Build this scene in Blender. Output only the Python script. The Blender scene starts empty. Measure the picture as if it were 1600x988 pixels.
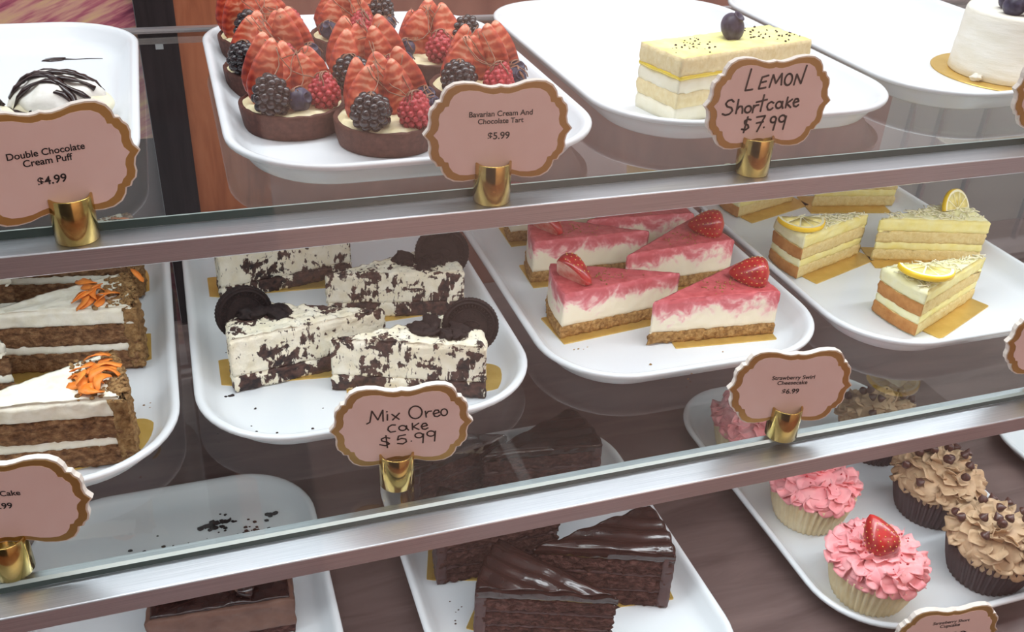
import bpy, bmesh, math, random
from mathutils import Vector, Matrix, noise
PI = math.pi
C = bpy.context.scene.collection
SC = bpy.context.scene
random.seed(7)

# ------------------------------------------------------------------ camera, world, lights, exposure
cam = bpy.data.cameras.new('camera'); cam_o = bpy.data.objects.new('camera', cam); C.objects.link(cam_o)
cam.sensor_width = 36.0; cam.lens = 36.0*1514.46/1600.0; cam.clip_start = 0.02
pit, yaw, rol = 0.539440, 0.348759, 0.051785
fwd = Vector((math.sin(yaw)*math.cos(pit), math.cos(yaw)*math.cos(pit), -math.sin(pit)))
rgt = Vector((math.cos(yaw), -math.sin(yaw), 0)); upv = rgt.cross(fwd)
r2 = math.cos(rol)*rgt + math.sin(rol)*upv; u2 = -math.sin(rol)*rgt + math.cos(rol)*upv
M = Matrix((r2, u2, -fwd)).transposed().to_4x4(); M.translation = Vector((0, -0.52081, 0.25175))
cam_o.matrix_world = M
SC.camera = cam_o
W = bpy.data.worlds.new('room_air'); SC.world = W; W.use_nodes = True
W.node_tree.nodes['Background'].inputs[0].default_value = (0.92, 0.93, 1.0, 1)
W.node_tree.nodes['Background'].inputs[1].default_value = 0.40
SC.view_settings.view_transform = 'Standard'; SC.view_settings.look = 'None'
SC.view_settings.gamma = 1.0; SC.view_settings.use_curve_mapping = False
SC.view_settings.exposure = -0.04
def area(name, loc, rx, sx, sy, power, col):
    l = bpy.data.lights.new(name, 'AREA'); l.shape = 'RECTANGLE'; l.size = sx; l.size_y = sy
    l.energy = power; l.color = col
    o = bpy.data.objects.new(name, l); C.objects.link(o); o.location = loc; o.rotation_euler = (rx, 0, 0)
    return o
area('case_top_light', (0.35, 0.10, 0.50), 0.0, 1.9, 0.22, 3.1, (0.94, 0.98, 1.0))
area('shelf_light_strip', (0.35, 0.040, -0.0150), -0.10, 1.9, 0.014, 1.7, (0.90, 0.96, 1.0))
area('shelf_light_strip', (0.35, -0.033, -0.2050), -0.10, 1.9, 0.014, 1.7, (0.90, 0.96, 1.0))
area('front_wall_fill', (1.2, -2.0, 2.3), -0.68, 3.6, 0.8, 98.0, (1.0, 0.93, 0.88))  # added unseen lamp, brightens the front wall that the front glass reflects
area('back_wall_fill', (0.5, 0.30, 1.6), 0.35, 2.6, 0.3, 28.0, (0.93, 0.98, 1.0))  # added out of view to brighten the back wall and the rail's reflection

# ------------------------------------------------------------------ helpers
def tag(o, label=None, cat=None, group=None, kind=None):
    if label: o['label'] = label
    if cat: o['category'] = cat
    if group: o['group'] = group
    if kind: o['kind'] = kind
    return o
def thing(name, label, cat, loc=(0, 0, 0), rz=0.0, group=None):
    o = bpy.data.objects.new(name, None); C.objects.link(o); o.empty_display_size = 0.01
    o.location = loc; o.rotation_euler = (0, 0, rz)
    return tag(o, label, cat, group)
def addmesh(name, me, parent=None, loc=(0, 0, 0), rot=(0, 0, 0), scl=(1, 1, 1)):
    o = bpy.data.objects.new(name, me); C.objects.link(o); o.parent = parent
    o.location = loc; o.rotation_euler = rot; o.scale = scl
    return o
def mkmesh(name, verts, faces, mats, idx=None, smooth=True):
    me = bpy.data.meshes.new(name); me.from_pydata(verts, [], faces)
    for m in (mats if isinstance(mats, (list, tuple)) else [mats]): me.materials.append(m)
    if idx: me.polygons.foreach_set('material_index', idx)
    me.polygons.foreach_set('use_smooth', [smooth]*len(me.polygons))
    me.update()
    return me
class MB:
    """collects verts / faces of one mesh"""
    def __init__(s): s.v = []; s.f = []; s.i = []
    def add(s, vs, fs, mi=0):
        b = len(s.v); s.v += [tuple(v) for v in vs]; s.f += [tuple(b+k for k in f) for f in fs]; s.i += [mi]*len(fs)
    def box(s, x0, x1, y0, y1, z0, z1, mi=0):
        vs = [(x, y, z) for z in (z0, z1) for y in (y0, y1) for x in (x0, x1)]
        s.add(vs, [(0, 2, 3, 1), (4, 5, 7, 6), (0, 1, 5, 4), (2, 6, 7, 3), (0, 4, 6, 2), (1, 3, 7, 5)], mi)
    def loft(s, rings, cap0=True, cap1=True, mi=0, closed=True):
        n = len(rings[0]); vs = [p for r in rings for p in r]; fs = []
        for a in range(len(rings)-1):
            for k in range(n if closed else n-1):
                k2 = (k+1) % n
                fs.append((a*n+k, a*n+k2, (a+1)*n+k2, (a+1)*n+k))
        if cap0: fs.append(tuple(reversed(range(n))))
        if cap1: fs.append(tuple((len(rings)-1)*n+k for k in range(n)))
        s.add(vs, fs, mi)
    def tube(s, pts, r, n=6, mi=0, flat=1.0):
        pts = [Vector(p) for p in pts]; rings = []
        for k, p in enumerate(pts):
            t = (pts[min(k+1, len(pts)-1)]-pts[max(k-1, 0)])
            if t.length < 1e-9: t = Vector((1, 0, 0))
            t.normalize(); a = Vector((0, 0, 1)) if abs(t.z) < 0.9 else Vector((0, 1, 0))
            u = t.cross(a).normalized(); w = u.cross(t)
            rr = r[k] if isinstance(r, (list, tuple)) else r
            rings.append([p+u*math.cos(2*PI*j/n)*rr+w*math.sin(2*PI*j/n)*rr*flat for j in range(n)])
        s.loft(rings, mi=mi)
    def blob(s, c, r, seed, sub=1, sq=(1, 1, 1), amp=0.35, mi=0):
        bm = bmesh.new(); bmesh.ops.create_icosphere(bm, subdivisions=sub, radius=1.0)
        vs = []
        for v in bm.verts:
            d = 1+amp*noise.noise(v.co*1.7+Vector((seed*3.1, seed*1.7, seed)))
            vs.append((c[0]+v.co.x*d*r*sq[0], c[1]+v.co.y*d*r*sq[1], c[2]+v.co.z*d*r*sq[2]))
        s.add(vs, [tuple(v.index for v in f.verts) for f in bm.faces], mi); bm.free()
    def mesh(s, name, mats, smooth=True): return mkmesh(name, s.v, s.f, mats, s.i, smooth)
    def obj(s, name, mats, parent=None, smooth=True, **k): return addmesh(name, s.mesh(name, mats, smooth), parent, **k)

# ------------------------------------------------------------------ materials
def newmat(name):
    m = bpy.data.materials.new(name); m.use_nodes = True
    return m, m.node_tree, m.node_tree.nodes['Principled BSDF']
def rgb(r, g, b):     # sRGB 0..255 -> linear
    return tuple((c/255/12.92 if c/255 <= 0.04045 else ((c/255+0.055)/1.055)**2.4) for c in (r, g, b))+(1,)
def nd(nt, t, **k):
    n = nt.nodes.new(t)
    for a, b in k.items(): setattr(n, a, b)
    return n
def ramp(nt, stops, interp='LINEAR'):
    r = nd(nt, 'ShaderNodeValToRGB'); e = r.color_ramp; e.interpolation = interp
    while len(e.elements) < len(stops): e.elements.new(0.5)
    for el, (p, c) in zip(e.elements, stops): el.position = p; el.color = c
    return r
def coords(nt, scale=(1, 1, 1), kind='Object'):
    t = nd(nt, 'ShaderNodeTexCoord'); mp = nd(nt, 'ShaderNodeMapping'); mp.inputs['Scale'].default_value = scale
    nt.links.new(t.outputs[kind], mp.inputs['Vector']); return mp.outputs['Vector']
def nz(nt, vec, scale, detail=3.0, rough=0.5, dist=0.0):
    n = nd(nt, 'ShaderNodeTexNoise'); n.inputs['Scale'].default_value = scale; n.inputs['Detail'].default_value = detail
    n.inputs['Roughness'].default_value = rough; n.inputs['Distortion'].default_value = dist
    nt.links.new(vec, n.inputs['Vector']); return n.outputs['Fac']
def bump(nt, p, h, strength, dist=0.001):
    b = nd(nt, 'ShaderNodeBump'); b.inputs['Strength'].default_value = strength; b.inputs['Distance'].default_value = dist
    nt.links.new(h, b.inputs['Height']); nt.links.new(b.outputs[0], p.inputs['Normal'])
def math_(nt, op, a, b=None, clamp=False):
    n = nd(nt, 'ShaderNodeMath', operation=op); n.use_clamp = clamp
    for k, v in ((0, a), (1, b)):
        if v is None: continue
        if isinstance(v, (int, float)): n.inputs[k].default_value = v
        else: nt.links.new(v, n.inputs[k])
    return n.outputs[0]
def mixc(nt, fac, a, b):
    n = nd(nt, 'ShaderNodeMix', data_type='RGBA')
    if isinstance(fac, (int, float)): n.inputs[0].default_value = fac
    else: nt.links.new(fac, n.inputs[0])
    for k, v in ((6, a), (7, b)):
        if isinstance(v, tuple): n.inputs[k].default_value = v
        else: nt.links.new(v, n.inputs[k])
    return n.outputs[2]
def plain(name, col, rough=0.5, metal=0.0, spec=0.5, coat=0.0, sss=0.0):
    m, nt, p = newmat(name); p.inputs['Base Color'].default_value = col; p.inputs['Roughness'].default_value = rough
    p.inputs['Metallic'].default_value = metal; p.inputs['Specular IOR Level'].default_value = spec
    p.inputs['Coat Weight'].default_value = coat
    if sss: p.inputs['Subsurface Weight'].default_value = sss; p.inputs['Subsurface Radius'].default_value = (0.006, 0.003, 0.002)
    return m
def grainy(name, stops, scale, rough=0.7, bstr=0.6, bscale=None, detail=4, dist=0.001, stretch=(1, 1, 1), spec=0.3, coat=0.0, metal=0.0):
    """noise-coloured material with fine relief"""
    m, nt, p = newmat(name); v = coords(nt, stretch)
    f = nz(nt, v, scale, detail, 0.6); r = ramp(nt, stops); nt.links.new(f, r.inputs[0])
    nt.links.new(r.outputs[0], p.inputs['Base Color'])
    p.inputs['Roughness'].default_value = rough; p.inputs['Specular IOR Level'].default_value = spec
    p.inputs['Coat Weight'].default_value = coat; p.inputs['Metallic'].default_value = metal
    if bstr: bump(nt, p, nz(nt, v, bscale or scale*1.6, 5, 0.65), bstr, dist)
    return m
MT = {}
MT['tray'] = plain('white_melamine', rgb(228, 232, 236), 0.22, spec=0.5)
MT['card_white'] = plain('card_core', rgb(236, 226, 216), 0.5)
MT['pink'] = grainy('pink_card', [(0.35, rgb(236, 205, 197)), (0.7, rgb(241, 213, 206))], 40, 0.45, 0.0)
MT['ink'] = plain('black_ink', rgb(28, 22, 24), 0.5)
MT['marker'] = plain('marker_ink', rgb(38, 18, 20), 0.45)
MT['gold_foil'] = plain('gold_foil', rgb(192, 160, 98), 0.36, metal=0.8)
MT['gold_board'] = grainy('gold_cake_card', [(0.3, rgb(216, 178, 90)), (0.7, rgb(232, 198, 116))], 60, 0.38, 0.0, metal=0.6)
MT['brass'] = grainy('polished_brass', [(0.3, rgb(190, 158, 86)), (0.75, rgb(216, 188, 118))], 90, 0.16, 0.05, 25, metal=1.0)
def brushed():
    m, nt, p = newmat('brushed_aluminium'); v = coords(nt, (2, 400, 400))
    f = nz(nt, v, 6, 4, 0.6); r = ramp(nt, [(0.3, rgb(190, 194, 200)), (0.7, rgb(226, 228, 232))]); nt.links.new(f, r.inputs[0])
    nt.links.new(r.outputs[0], p.inputs['Base Color']); p.inputs['Metallic'].default_value = 1.0; p.inputs['Roughness'].default_value = 0.40
    bump(nt, p, f, 0.05, 0.0004); return m
MT['alu'] = brushed()
def glass(name, tint, boost=1.0):
    m, nt, p = newmat(name); nt.nodes.remove(p); out = nt.nodes['Material Output']
    tr = nd(nt, 'ShaderNodeBsdfTransparent'); tr.inputs[0].default_value = tint
    gl = nd(nt, 'ShaderNodeBsdfGlossy'); gl.inputs['Roughness'].default_value = 0.03; gl.inputs['Color'].default_value = (1, 1, 1, 1)
    fr = nd(nt, 'ShaderNodeFresnel'); fr.inputs[0].default_value = 1.5
    geo = nd(nt, 'ShaderNodeNewGeometry')
    # the pane is a closed slab: only its outward faces reflect
    fac = math_(nt, 'MULTIPLY', fr.outputs[0], math_(nt, 'SUBTRACT', 1.0, geo.outputs['Backfacing']))
    fac = math_(nt, 'MULTIPLY', fac, boost, True)
    mx = nd(nt, 'ShaderNodeMixShader'); nt.links.new(fac, mx.inputs[0]); nt.links.new(tr.outputs[0], mx.inputs[1]); nt.links.new(gl.outputs[0], mx.inputs[2])
    nt.links.new(mx.outputs[0], out.inputs[0]); return m
MT['glass'] = glass('shelf_glass', (0.95, 0.975, 0.965, 1), 1.6)
MT['front_glass'] = glass('front_glass', (0.985, 0.99, 0.99, 1), 1.0)
MT['glass_edge'] = plain('glass_edge_green', rgb(52, 72, 66), 0.12, spec=0.7)
MT['lit_glass_bevel'] = plain('lit_glass_bevel', rgb(176, 194, 190), 0.12, spec=0.7)  # pale colour paints in the light caught by the chamfer

MT['choc_crust'] = grainy('chocolate_tart_crust', [(0.3, rgb(70, 40, 34)), (0.7, rgb(100, 62, 52))], 260, 0.62, 0.35, 500)
MT['custard'] = grainy('bavarian_cream', [(0.3, rgb(226, 210, 158)), (0.7, rgb(244, 236, 204))], 90, 0.35, 0.3, 120, spec=0.5)
MT['raspberry'] = grainy('raspberry_flesh', [(0.3, rgb(150, 28, 40)), (0.7, rgb(200, 64, 70))], 400, 0.35, 0.2, 900, spec=0.5)
MT['blackberry'] = plain('blackberry_flesh', rgb(34, 20, 26), 0.18, spec=0.7)
MT['blueberry'] = grainy('blueberry_skin', [(0.35, rgb(36, 32, 50)), (0.75, rgb(86, 84, 110))], 120, 0.38, 0.1)
MT['drizzle'] = plain('milk_chocolate_drizzle', rgb(142, 98, 74), 0.4)
MT['dark_choc'] = plain('dark_chocolate_sauce', rgb(40, 20, 18), 0.14, spec=0.6)
def strawberry_cut():
    m, nt, p = newmat('strawberry_cut_face'); v = coords(nt); sp = nd(nt, 'ShaderNodeSeparateXYZ'); nt.links.new(v, sp.inputs[0])
    x = math_(nt, 'MULTIPLY', math_(nt, 'ABSOLUTE', sp.outputs[0]), 58.0)      # 0 core .. ~1 rim
    wv = nd(nt, 'ShaderNodeTexWave'); wv.bands_direction = 'Z'; wv.inputs['Scale'].default_value = 52; wv.inputs['Distortion'].default_value = 6.0; wv.inputs['Detail'].default_value = 2; wv.inputs['Detail Scale'].default_value = 2
    nt.links.new(v, wv.inputs['Vector'])
    f = math_(nt, 'ADD', x, math_(nt, 'MULTIPLY', math_(nt, 'SUBTRACT', nz(nt, v, 140, 3), 0.5), 0.7))
    f = math_(nt, 'ADD', f, math_(nt, 'MULTIPLY', math_(nt, 'SUBTRACT', wv.outputs['Fac'], 0.6), -0.45))
    r = ramp(nt, [(0.0, rgb(232, 158, 128)), (0.22, rgb(216, 108, 76)), (0.5, rgb(190, 72, 48)), (1.0, rgb(140, 34, 26))]); nt.links.new(f, r.inputs[0])
    nt.links.new(r.outputs[0], p.inputs['Base Color']); p.inputs['Roughness'].default_value = 0.32
    bump(nt, p, nz(nt, v, 300, 3), 0.35, 0.001); return m
MT['straw_cut'] = strawberry_cut()
def strawberry_skin():
    m, nt, p = newmat('strawberry_skin'); v = coords(nt)
    r = ramp(nt, [(0.3, rgb(140, 22, 26)), (0.7, rgb(192, 44, 40))]); nt.links.new(nz(nt, v, 90, 3), r.inputs[0])
    nt.links.new(r.outputs[0], p.inputs['Base Color']); p.inputs['Roughness'].default_value = 0.28; p.inputs['Coat Weight'].default_value = 0.3
    return m
MT['straw'] = strawberry_skin()
MT['seed'] = plain('strawberry_seed', rgb(214, 170, 92), 0.45)
MT['straw_flesh'] = grainy('strawberry_flesh', [(0.35, rgb(236, 196, 176)), (0.7, rgb(214, 96, 84))], 120, 0.4, 0.2)
MT['puff_cream'] = grainy('whipped_cream', [(0.3, rgb(226, 224, 214)), (0.7, rgb(244, 243, 238))], 110, 0.5, 0.4, 180)
MT['puff_shell'] = grainy('choux_shell', [(0.3, rgb(226, 218, 188)), (0.7, rgb(240, 236, 214))], 60, 0.6, 0.3, 150)
MT['cream'] = grainy('white_frosting', [(0.3, rgb(232, 226, 204)), (0.7, rgb(246, 243, 230))], 120, 0.55, 0.5, 220)
MT['white_icing'] = grainy('cream_icing_cake', [(0.3, rgb(232, 226, 208)), (0.7, rgb(244, 240, 230))], 26, 0.5, 0.45, 30, stretch=(1, 1, 5), dist=0.003)
MT['carrot_sponge'] = grainy('carrot_sponge', [(0.28, rgb(82, 52, 36)), (0.5, rgb(146, 104, 70)), (0.72, rgb(192, 150, 108))], 190, 0.85, 1.0, 260, dist=0.005, stretch=(1, 1, 1.6))
MT['carrot_crumb'] = grainy('cake_crumb_coat', [(0.28, rgb(112, 78, 46)), (0.5, rgb(160, 122, 78)), (0.75, rgb(196, 162, 112))], 260, 0.85, 1.0, 380, dist=0.003)
MT['carrot'] = grainy('carrot_shred', [(0.3, rgb(226, 120, 40)), (0.7, rgb(242, 150, 70))], 160, 0.42, 0.2)
MT['graham'] = grainy('biscuit_crust', [(0.28, rgb(132, 90, 44)), (0.5, rgb(188, 142, 82)), (0.75, rgb(222, 184, 124))], 300, 0.85, 1.0, 420, dist=0.003)
MT['lemon_sponge'] = grainy('lemon_sponge', [(0.3, rgb(226, 200, 132)), (0.7, rgb(240, 222, 164))], 260, 0.8, 0.8, 400, dist=0.0015)
MT['lemon_brown'] = grainy('browned_sponge_edge', [(0.3, rgb(182, 120, 62)), (0.7, rgb(208, 150, 88))], 120, 0.75, 0.6, 300, dist=0.0015)
MT['lemon_cream'] = grainy('lemon_cream', [(0.3, rgb(242, 228, 138)), (0.7, rgb(248, 240, 176))], 90, 0.45, 0.35, 200)
MT['lemon_top'] = grainy('pale_lemon_cream', [(0.3, rgb(244, 238, 178)), (0.7, rgb(250, 247, 208))], 90, 0.5, 0.5, 200)
MT['white_shred'] = plain('white_chocolate_shaving', rgb(248, 242, 208), 0.45)
MT['lemon_peel'] = plain('lemon_peel', rgb(246, 204, 40), 0.35)
MT['lemon_pith'] = plain('lemon_pith', rgb(250, 244, 208), 0.5)
MT['lemon_flesh'] = grainy('lemon_flesh', [(0.3, rgb(236, 214, 110)), (0.7, rgb(250, 238, 170))], 180, 0.2, 0.4, 260)
MT['short_yellow'] = grainy('yellow_glaze', [(0.3, rgb(238, 232, 140)), (0.7, rgb(246, 242, 178))], 70, 0.5, 0.35, 200)
MT['short_curd'] = plain('lemon_curd', rgb(242, 214, 70), 0.25)
MT['short_sponge'] = grainy('pale_sponge', [(0.3, rgb(232, 212, 158)), (0.7, rgb(244, 230, 188))], 260, 0.8, 0.7, 420)
MT['short_cream'] = grainy('pale_cream_block', [(0.3, rgb(238, 232, 204)), (0.7, rgb(248, 244, 224))], 80, 0.5, 0.3, 160)
MT['speck'] = plain('chocolate_speck', rgb(50, 28, 28), 0.6)
MT['choc_sponge'] = grainy('chocolate_sponge', [(0.3, rgb(50, 28, 26)), (0.5, rgb(90, 56, 50)), (0.72, rgb(128, 90, 82))], 150, 0.85, 1.0, 220, dist=0.005, stretch=(1, 1, 2.2))
MT['choc_frost'] = grainy('chocolate_frosting', [(0.3, rgb(70, 48, 48)), (0.7, rgb(96, 70, 68))], 60, 0.35, 0.35, 90)
MT['choc_glaze'] = grainy('chocolate_glaze', [(0.3, rgb(42, 24, 22)), (0.7, rgb(60, 36, 32))], 40, 0.17, 0.25, 40, spec=0.6)
MT['choc_coat'] = grainy('chocolate_coating', [(0.3, rgb(98, 68, 58)), (0.7, rgb(122, 92, 80))], 40, 0.5, 0.25, 200)
MT['cookie'] = grainy('dark_cocoa_cookie', [(0.3, rgb(28, 20, 20)), (0.7, rgb(50, 36, 34))], 260, 0.7, 0.6, 420)
MT['pink_frost'] = grainy('pink_buttercream', [(0.3, rgb(240, 148, 154)), (0.7, rgb(250, 178, 180))], 90, 0.5, 0.15, 200)
MT['mocha_frost'] = grainy('mocha_buttercream', [(0.3, rgb(178, 146, 114)), (0.7, rgb(206, 176, 142))], 90, 0.5, 0.15, 200)
MT['paper_white'] = grainy('pale_baking_cup', [(0.3, rgb(222, 198, 152)), (0.7, rgb(240, 224, 190))], 60, 0.6, 0.0, spec=0.3)
MT['paper_brown'] = plain('brown_baking_cup', rgb(70, 50, 52), 0.45)
MT['chip'] = plain('chocolate_chip', rgb(78, 48, 42), 0.35)
MT['red_bits'] = plain('berry_crumb', rgb(176, 44, 52), 0.5)

def swirl():
    m, nt, p = newmat('strawberry_swirl_filling'); v = coords(nt); sp = nd(nt, 'ShaderNodeSeparateXYZ'); nt.links.new(v, sp.inputs[0])
    n1 = nz(nt, v, 42, 3, 0.6, 1.2); n2 = nz(nt, v, 150, 3, 0.6, 0.8)
    h = math_(nt, 'ADD', sp.outputs[2], math_(nt, 'MULTIPLY', math_(nt, 'SUBTRACT', n1, 0.5), 0.052))
    h = math_(nt, 'ADD', h, math_(nt, 'MULTIPLY', math_(nt, 'SUBTRACT', n2, 0.5), 0.016))
    mr = nd(nt, 'ShaderNodeMapRange'); mr.inputs[1].default_value = 0.022; mr.inputs[2].default_value = 0.042; nt.links.new(h, mr.inputs[0])
    r = ramp(nt, [(0.0, rgb(244, 234, 208)), (0.22, rgb(244, 226, 208)), (0.42, rgb(238, 182, 180)), (0.65, rgb(220, 124, 132)), (1.0, rgb(204, 96, 104))]); nt.links.new(mr.outputs[0], r.inputs[0])
    nt.links.new(r.outputs[0], p.inputs['Base Color']); p.inputs['Roughness'].default_value = 0.42
    bump(nt, p, nz(nt, v, 260, 3), 0.25, 0.001); return m
MT['swirl'] = swirl()
MT['straw_glaze'] = grainy('strawberry_glaze', [(0.3, rgb(176, 68, 72)), (0.7, rgb(214, 108, 112))], 110, 0.3, 0.4, 200)
def oreo_mix(name, thr, chunk):
    m, nt, p = newmat(name); v = coords(nt, (1, 1, 1.0)); v2 = coords(nt, (1.0, 1.0, 0.34))
    n1 = nz(nt, v, 58, 3, 0.55, 0.8); n2 = nz(nt, v2, 330, 3, 0.6, 0.5)
    f = math_(nt, 'ADD', n1, math_(nt, 'MULTIPLY', math_(nt, 'SUBTRACT', n2, 0.5), 0.46))
    r = ramp(nt, [(thr-0.018, (0, 0, 0, 1)), (thr+0.018, (1, 1, 1, 1))]); nt.links.new(f, r.inputs[0])
    sm = ramp(nt, [(0.62, (0, 0, 0, 1)), (0.67, (1, 1, 1, 1))]); nt.links.new(n2, sm.inputs[0])
    mask = math_(nt, 'MAXIMUM', r.outputs[0], sm.outputs[0])
    dk = ramp(nt, [(0.35, rgb(34, 22, 22)), (0.7, chunk)]); nt.links.new(nz(nt, v, 210, 3), dk.inputs[0])
    wt = ramp(nt, [(0.3, rgb(234, 224, 196)), (0.7, rgb(246, 240, 222))]); nt.links.new(nz(nt, v, 90, 3), wt.inputs[0])
    nt.links.new(mixc(nt, mask, wt.outputs[0], dk.outputs[0]), p.inputs['Base Color']); p.inputs['Roughness'].default_value = 0.6
    bump(nt, p, nz(nt, v, 280, 4, 0.65), 0.7, 0.0015); return m
MT['oreo_cream'] = oreo_mix('cookies_and_cream', 0.545, rgb(96, 66, 56))
MT['oreo_base'] = oreo_mix('cookie_crumb_base', 0.44, rgb(96, 64, 54))

# ------------------------------------------------------------------ slabs and wedges
def resample(fp, ds):
    out = []; n = len(fp)
    for k in range(n):
        x0, y0, t = fp[k]; x1, y1, _ = fp[(k+1) % n]; L = math.hypot(x1-x0, y1-y0); m = max(1, round(L/ds))
        for j in range(m): out.append((x0+(x1-x0)*j/m, y0+(y1-y0)*j/m, t))
    return out
def slab(fp, z0, z1, mats, amp=0.0006, freq=220, seed=0, ds=0.0024, bev=0.0008, top=None, topamp=0.0004, tagmat=None, capmat=0, taper=None):
    """a cake layer: footprint fp [(x, y, edge tag)], counter-clockwise, uneven sides and top"""
    P = resample(fp, ds); n = len(P); cx = sum(p[0] for p in P)/n; cy = sum(p[1] for p in P)/n
    nrm = []
    for k in range(n):
        a = P[k-1]; b = P[(k+1) % n]; tx, ty = b[0]-a[0], b[1]-a[1]; L = math.hypot(tx, ty) or 1; nrm.append((ty/L, -tx/L))
    off = Vector((seed*7.31, seed*3.17, seed*1.13))
    def nn(x, y, z, f): return noise.noise(Vector((x, y, z))*f+off)
    levels = max(2, round((z1-z0)/ds)); zs = [z0+(z1-z0)*k/levels for k in range(levels+1)]
    v = []; f = []; mi = []
    for li, z in enumerate(zs):
        ins = bev if li in (0, levels) else 0.0
        for k, (x, y, t) in enumerate(P):
            d = amp*(nn(x, y, z, freq)+0.6*nn(x, y, z, freq*2.4))-ins
            if taper: d += taper((z-z0)/(z1-z0))
            zz = z
            if li == levels: zz = z+(top(x, y) if top else 0)+topamp*nn(x, y, 0.3, freq)-bev*0.4
            elif top and li > 0: zz = z+top(x, y)*(li/levels)
            v.append((x+nrm[k][0]*d, y+nrm[k][1]*d, zz))
    for li in range(levels):
        for k in range(n):
            k2 = (k+1) % n; f.append((li*n+k, li*n+k2, (li+1)*n+k2, (li+1)*n+k)); mi.append(tagmat.get(P[k][2], 0) if tagmat else 0)
    K = max(3, round(math.sqrt((max(p[0] for p in P)-min(p[0] for p in P))*(max(p[1] for p in P)-min(p[1] for p in P)))/2/ds/1.3))
    base = levels*n
    for q in range(1, K):
        s = 1-q/K
        for k, (x, y, t) in enumerate(P):
            X, Y = cx+(x-cx)*s, cy+(y-cy)*s
            v.append((X, Y, z1+(top(X, Y) if top else 0)+topamp*(nn(X, Y, 0.3, freq)+0.5*nn(X, Y, 0.3, freq*2.2))))
        for k in range(n):
            k2 = (k+1) % n; f.append((base+k, base+k2, base+n+k2, base+n+k)); mi.append(capmat)
        base += n
    v.append((cx, cy, z1+(top(cx, cy) if top else 0))); c = len(v)-1
    for k in range(n): f.append((base+k, base+(k+1) % n, c)); mi.append(capmat)
    f.append(tuple(reversed(range(n)))); mi.append(0)
    me = bpy.data.meshes.new('layer'); me.from_pydata(v, [], f)
    for m in mats: me.materials.append(m)
    me.polygons.foreach_set('material_index', mi); me.polygons.foreach_set('use_smooth', [True]*len(f)); me.update()
    return me
def part(name, me, parent): me.name = name; return addmesh(name, me, parent)
TIPF = 0.6
def wedge(L, a, grow=0.0, r0=0.0):
    """footprint of a cake wedge, tip at x=-0.6L, outer arc (edge tag 1) at +0.4L; r0 > 0 keeps only the outer rim"""
    ox = -TIPF*L; pts = []
    if r0 <= 0: pts.append((ox, 0, 0))
    else: pts.append((ox+r0*math.cos(a), r0*math.sin(a), 2)); pts.append((ox+r0*math.cos(a), -r0*math.sin(a), 0))
    N = 9; R = L+grow
    for k in range(N+1):
        t = -a+2*a*k/N; pts.append((ox+R*math.cos(t), R*math.sin(t), 1 if k < N else 0))
    return pts
def wedge_place(side, cor, tip, a):
    """outer front corner + tip on the tray -> (location, angle, length)"""
    dx, dy = cor[0]-tip[0], cor[1]-tip[1]; L = math.hypot(dx, dy); ph = math.atan2(dy, dx)
    th = ph-a if side == 'L' else ph+a
    return (tip[0]+TIPF*L*math.cos(th), tip[1]+TIPF*L*math.sin(th)), th, L
def rrect(w, l, r, n=6, grow=0.0):
    w, l, r = w/2+grow, l/2+grow, max(0.0005, r+grow); out = []
    for cx, cy, a0 in ((w-r, -l+r, -PI/2), (w-r, l-r, 0), (-w+r, l-r, PI/2), (-w+r, -l+r, PI)):
        for k in range(n+1):
            t = a0+PI/2*k/n; out.append((cx+r*math.cos(t), cy+r*math.sin(t)))
    return out
def board(label, loc, rz, w, l, r=0.001, group='gold cake cards'):
    m = MB(); z = 0.0012
    m.loft([[(x, y, 0) for x, y in rrect(w, l, r)], [(x, y, z) for x, y in rrect(w, l, r)]])
    o = m.obj('cake_board', MT['gold_board'], None, smooth=False); o.location = loc; o.rotation_euler = (0, 0, rz)
    return tag(o, label, 'cake board', group)

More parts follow.
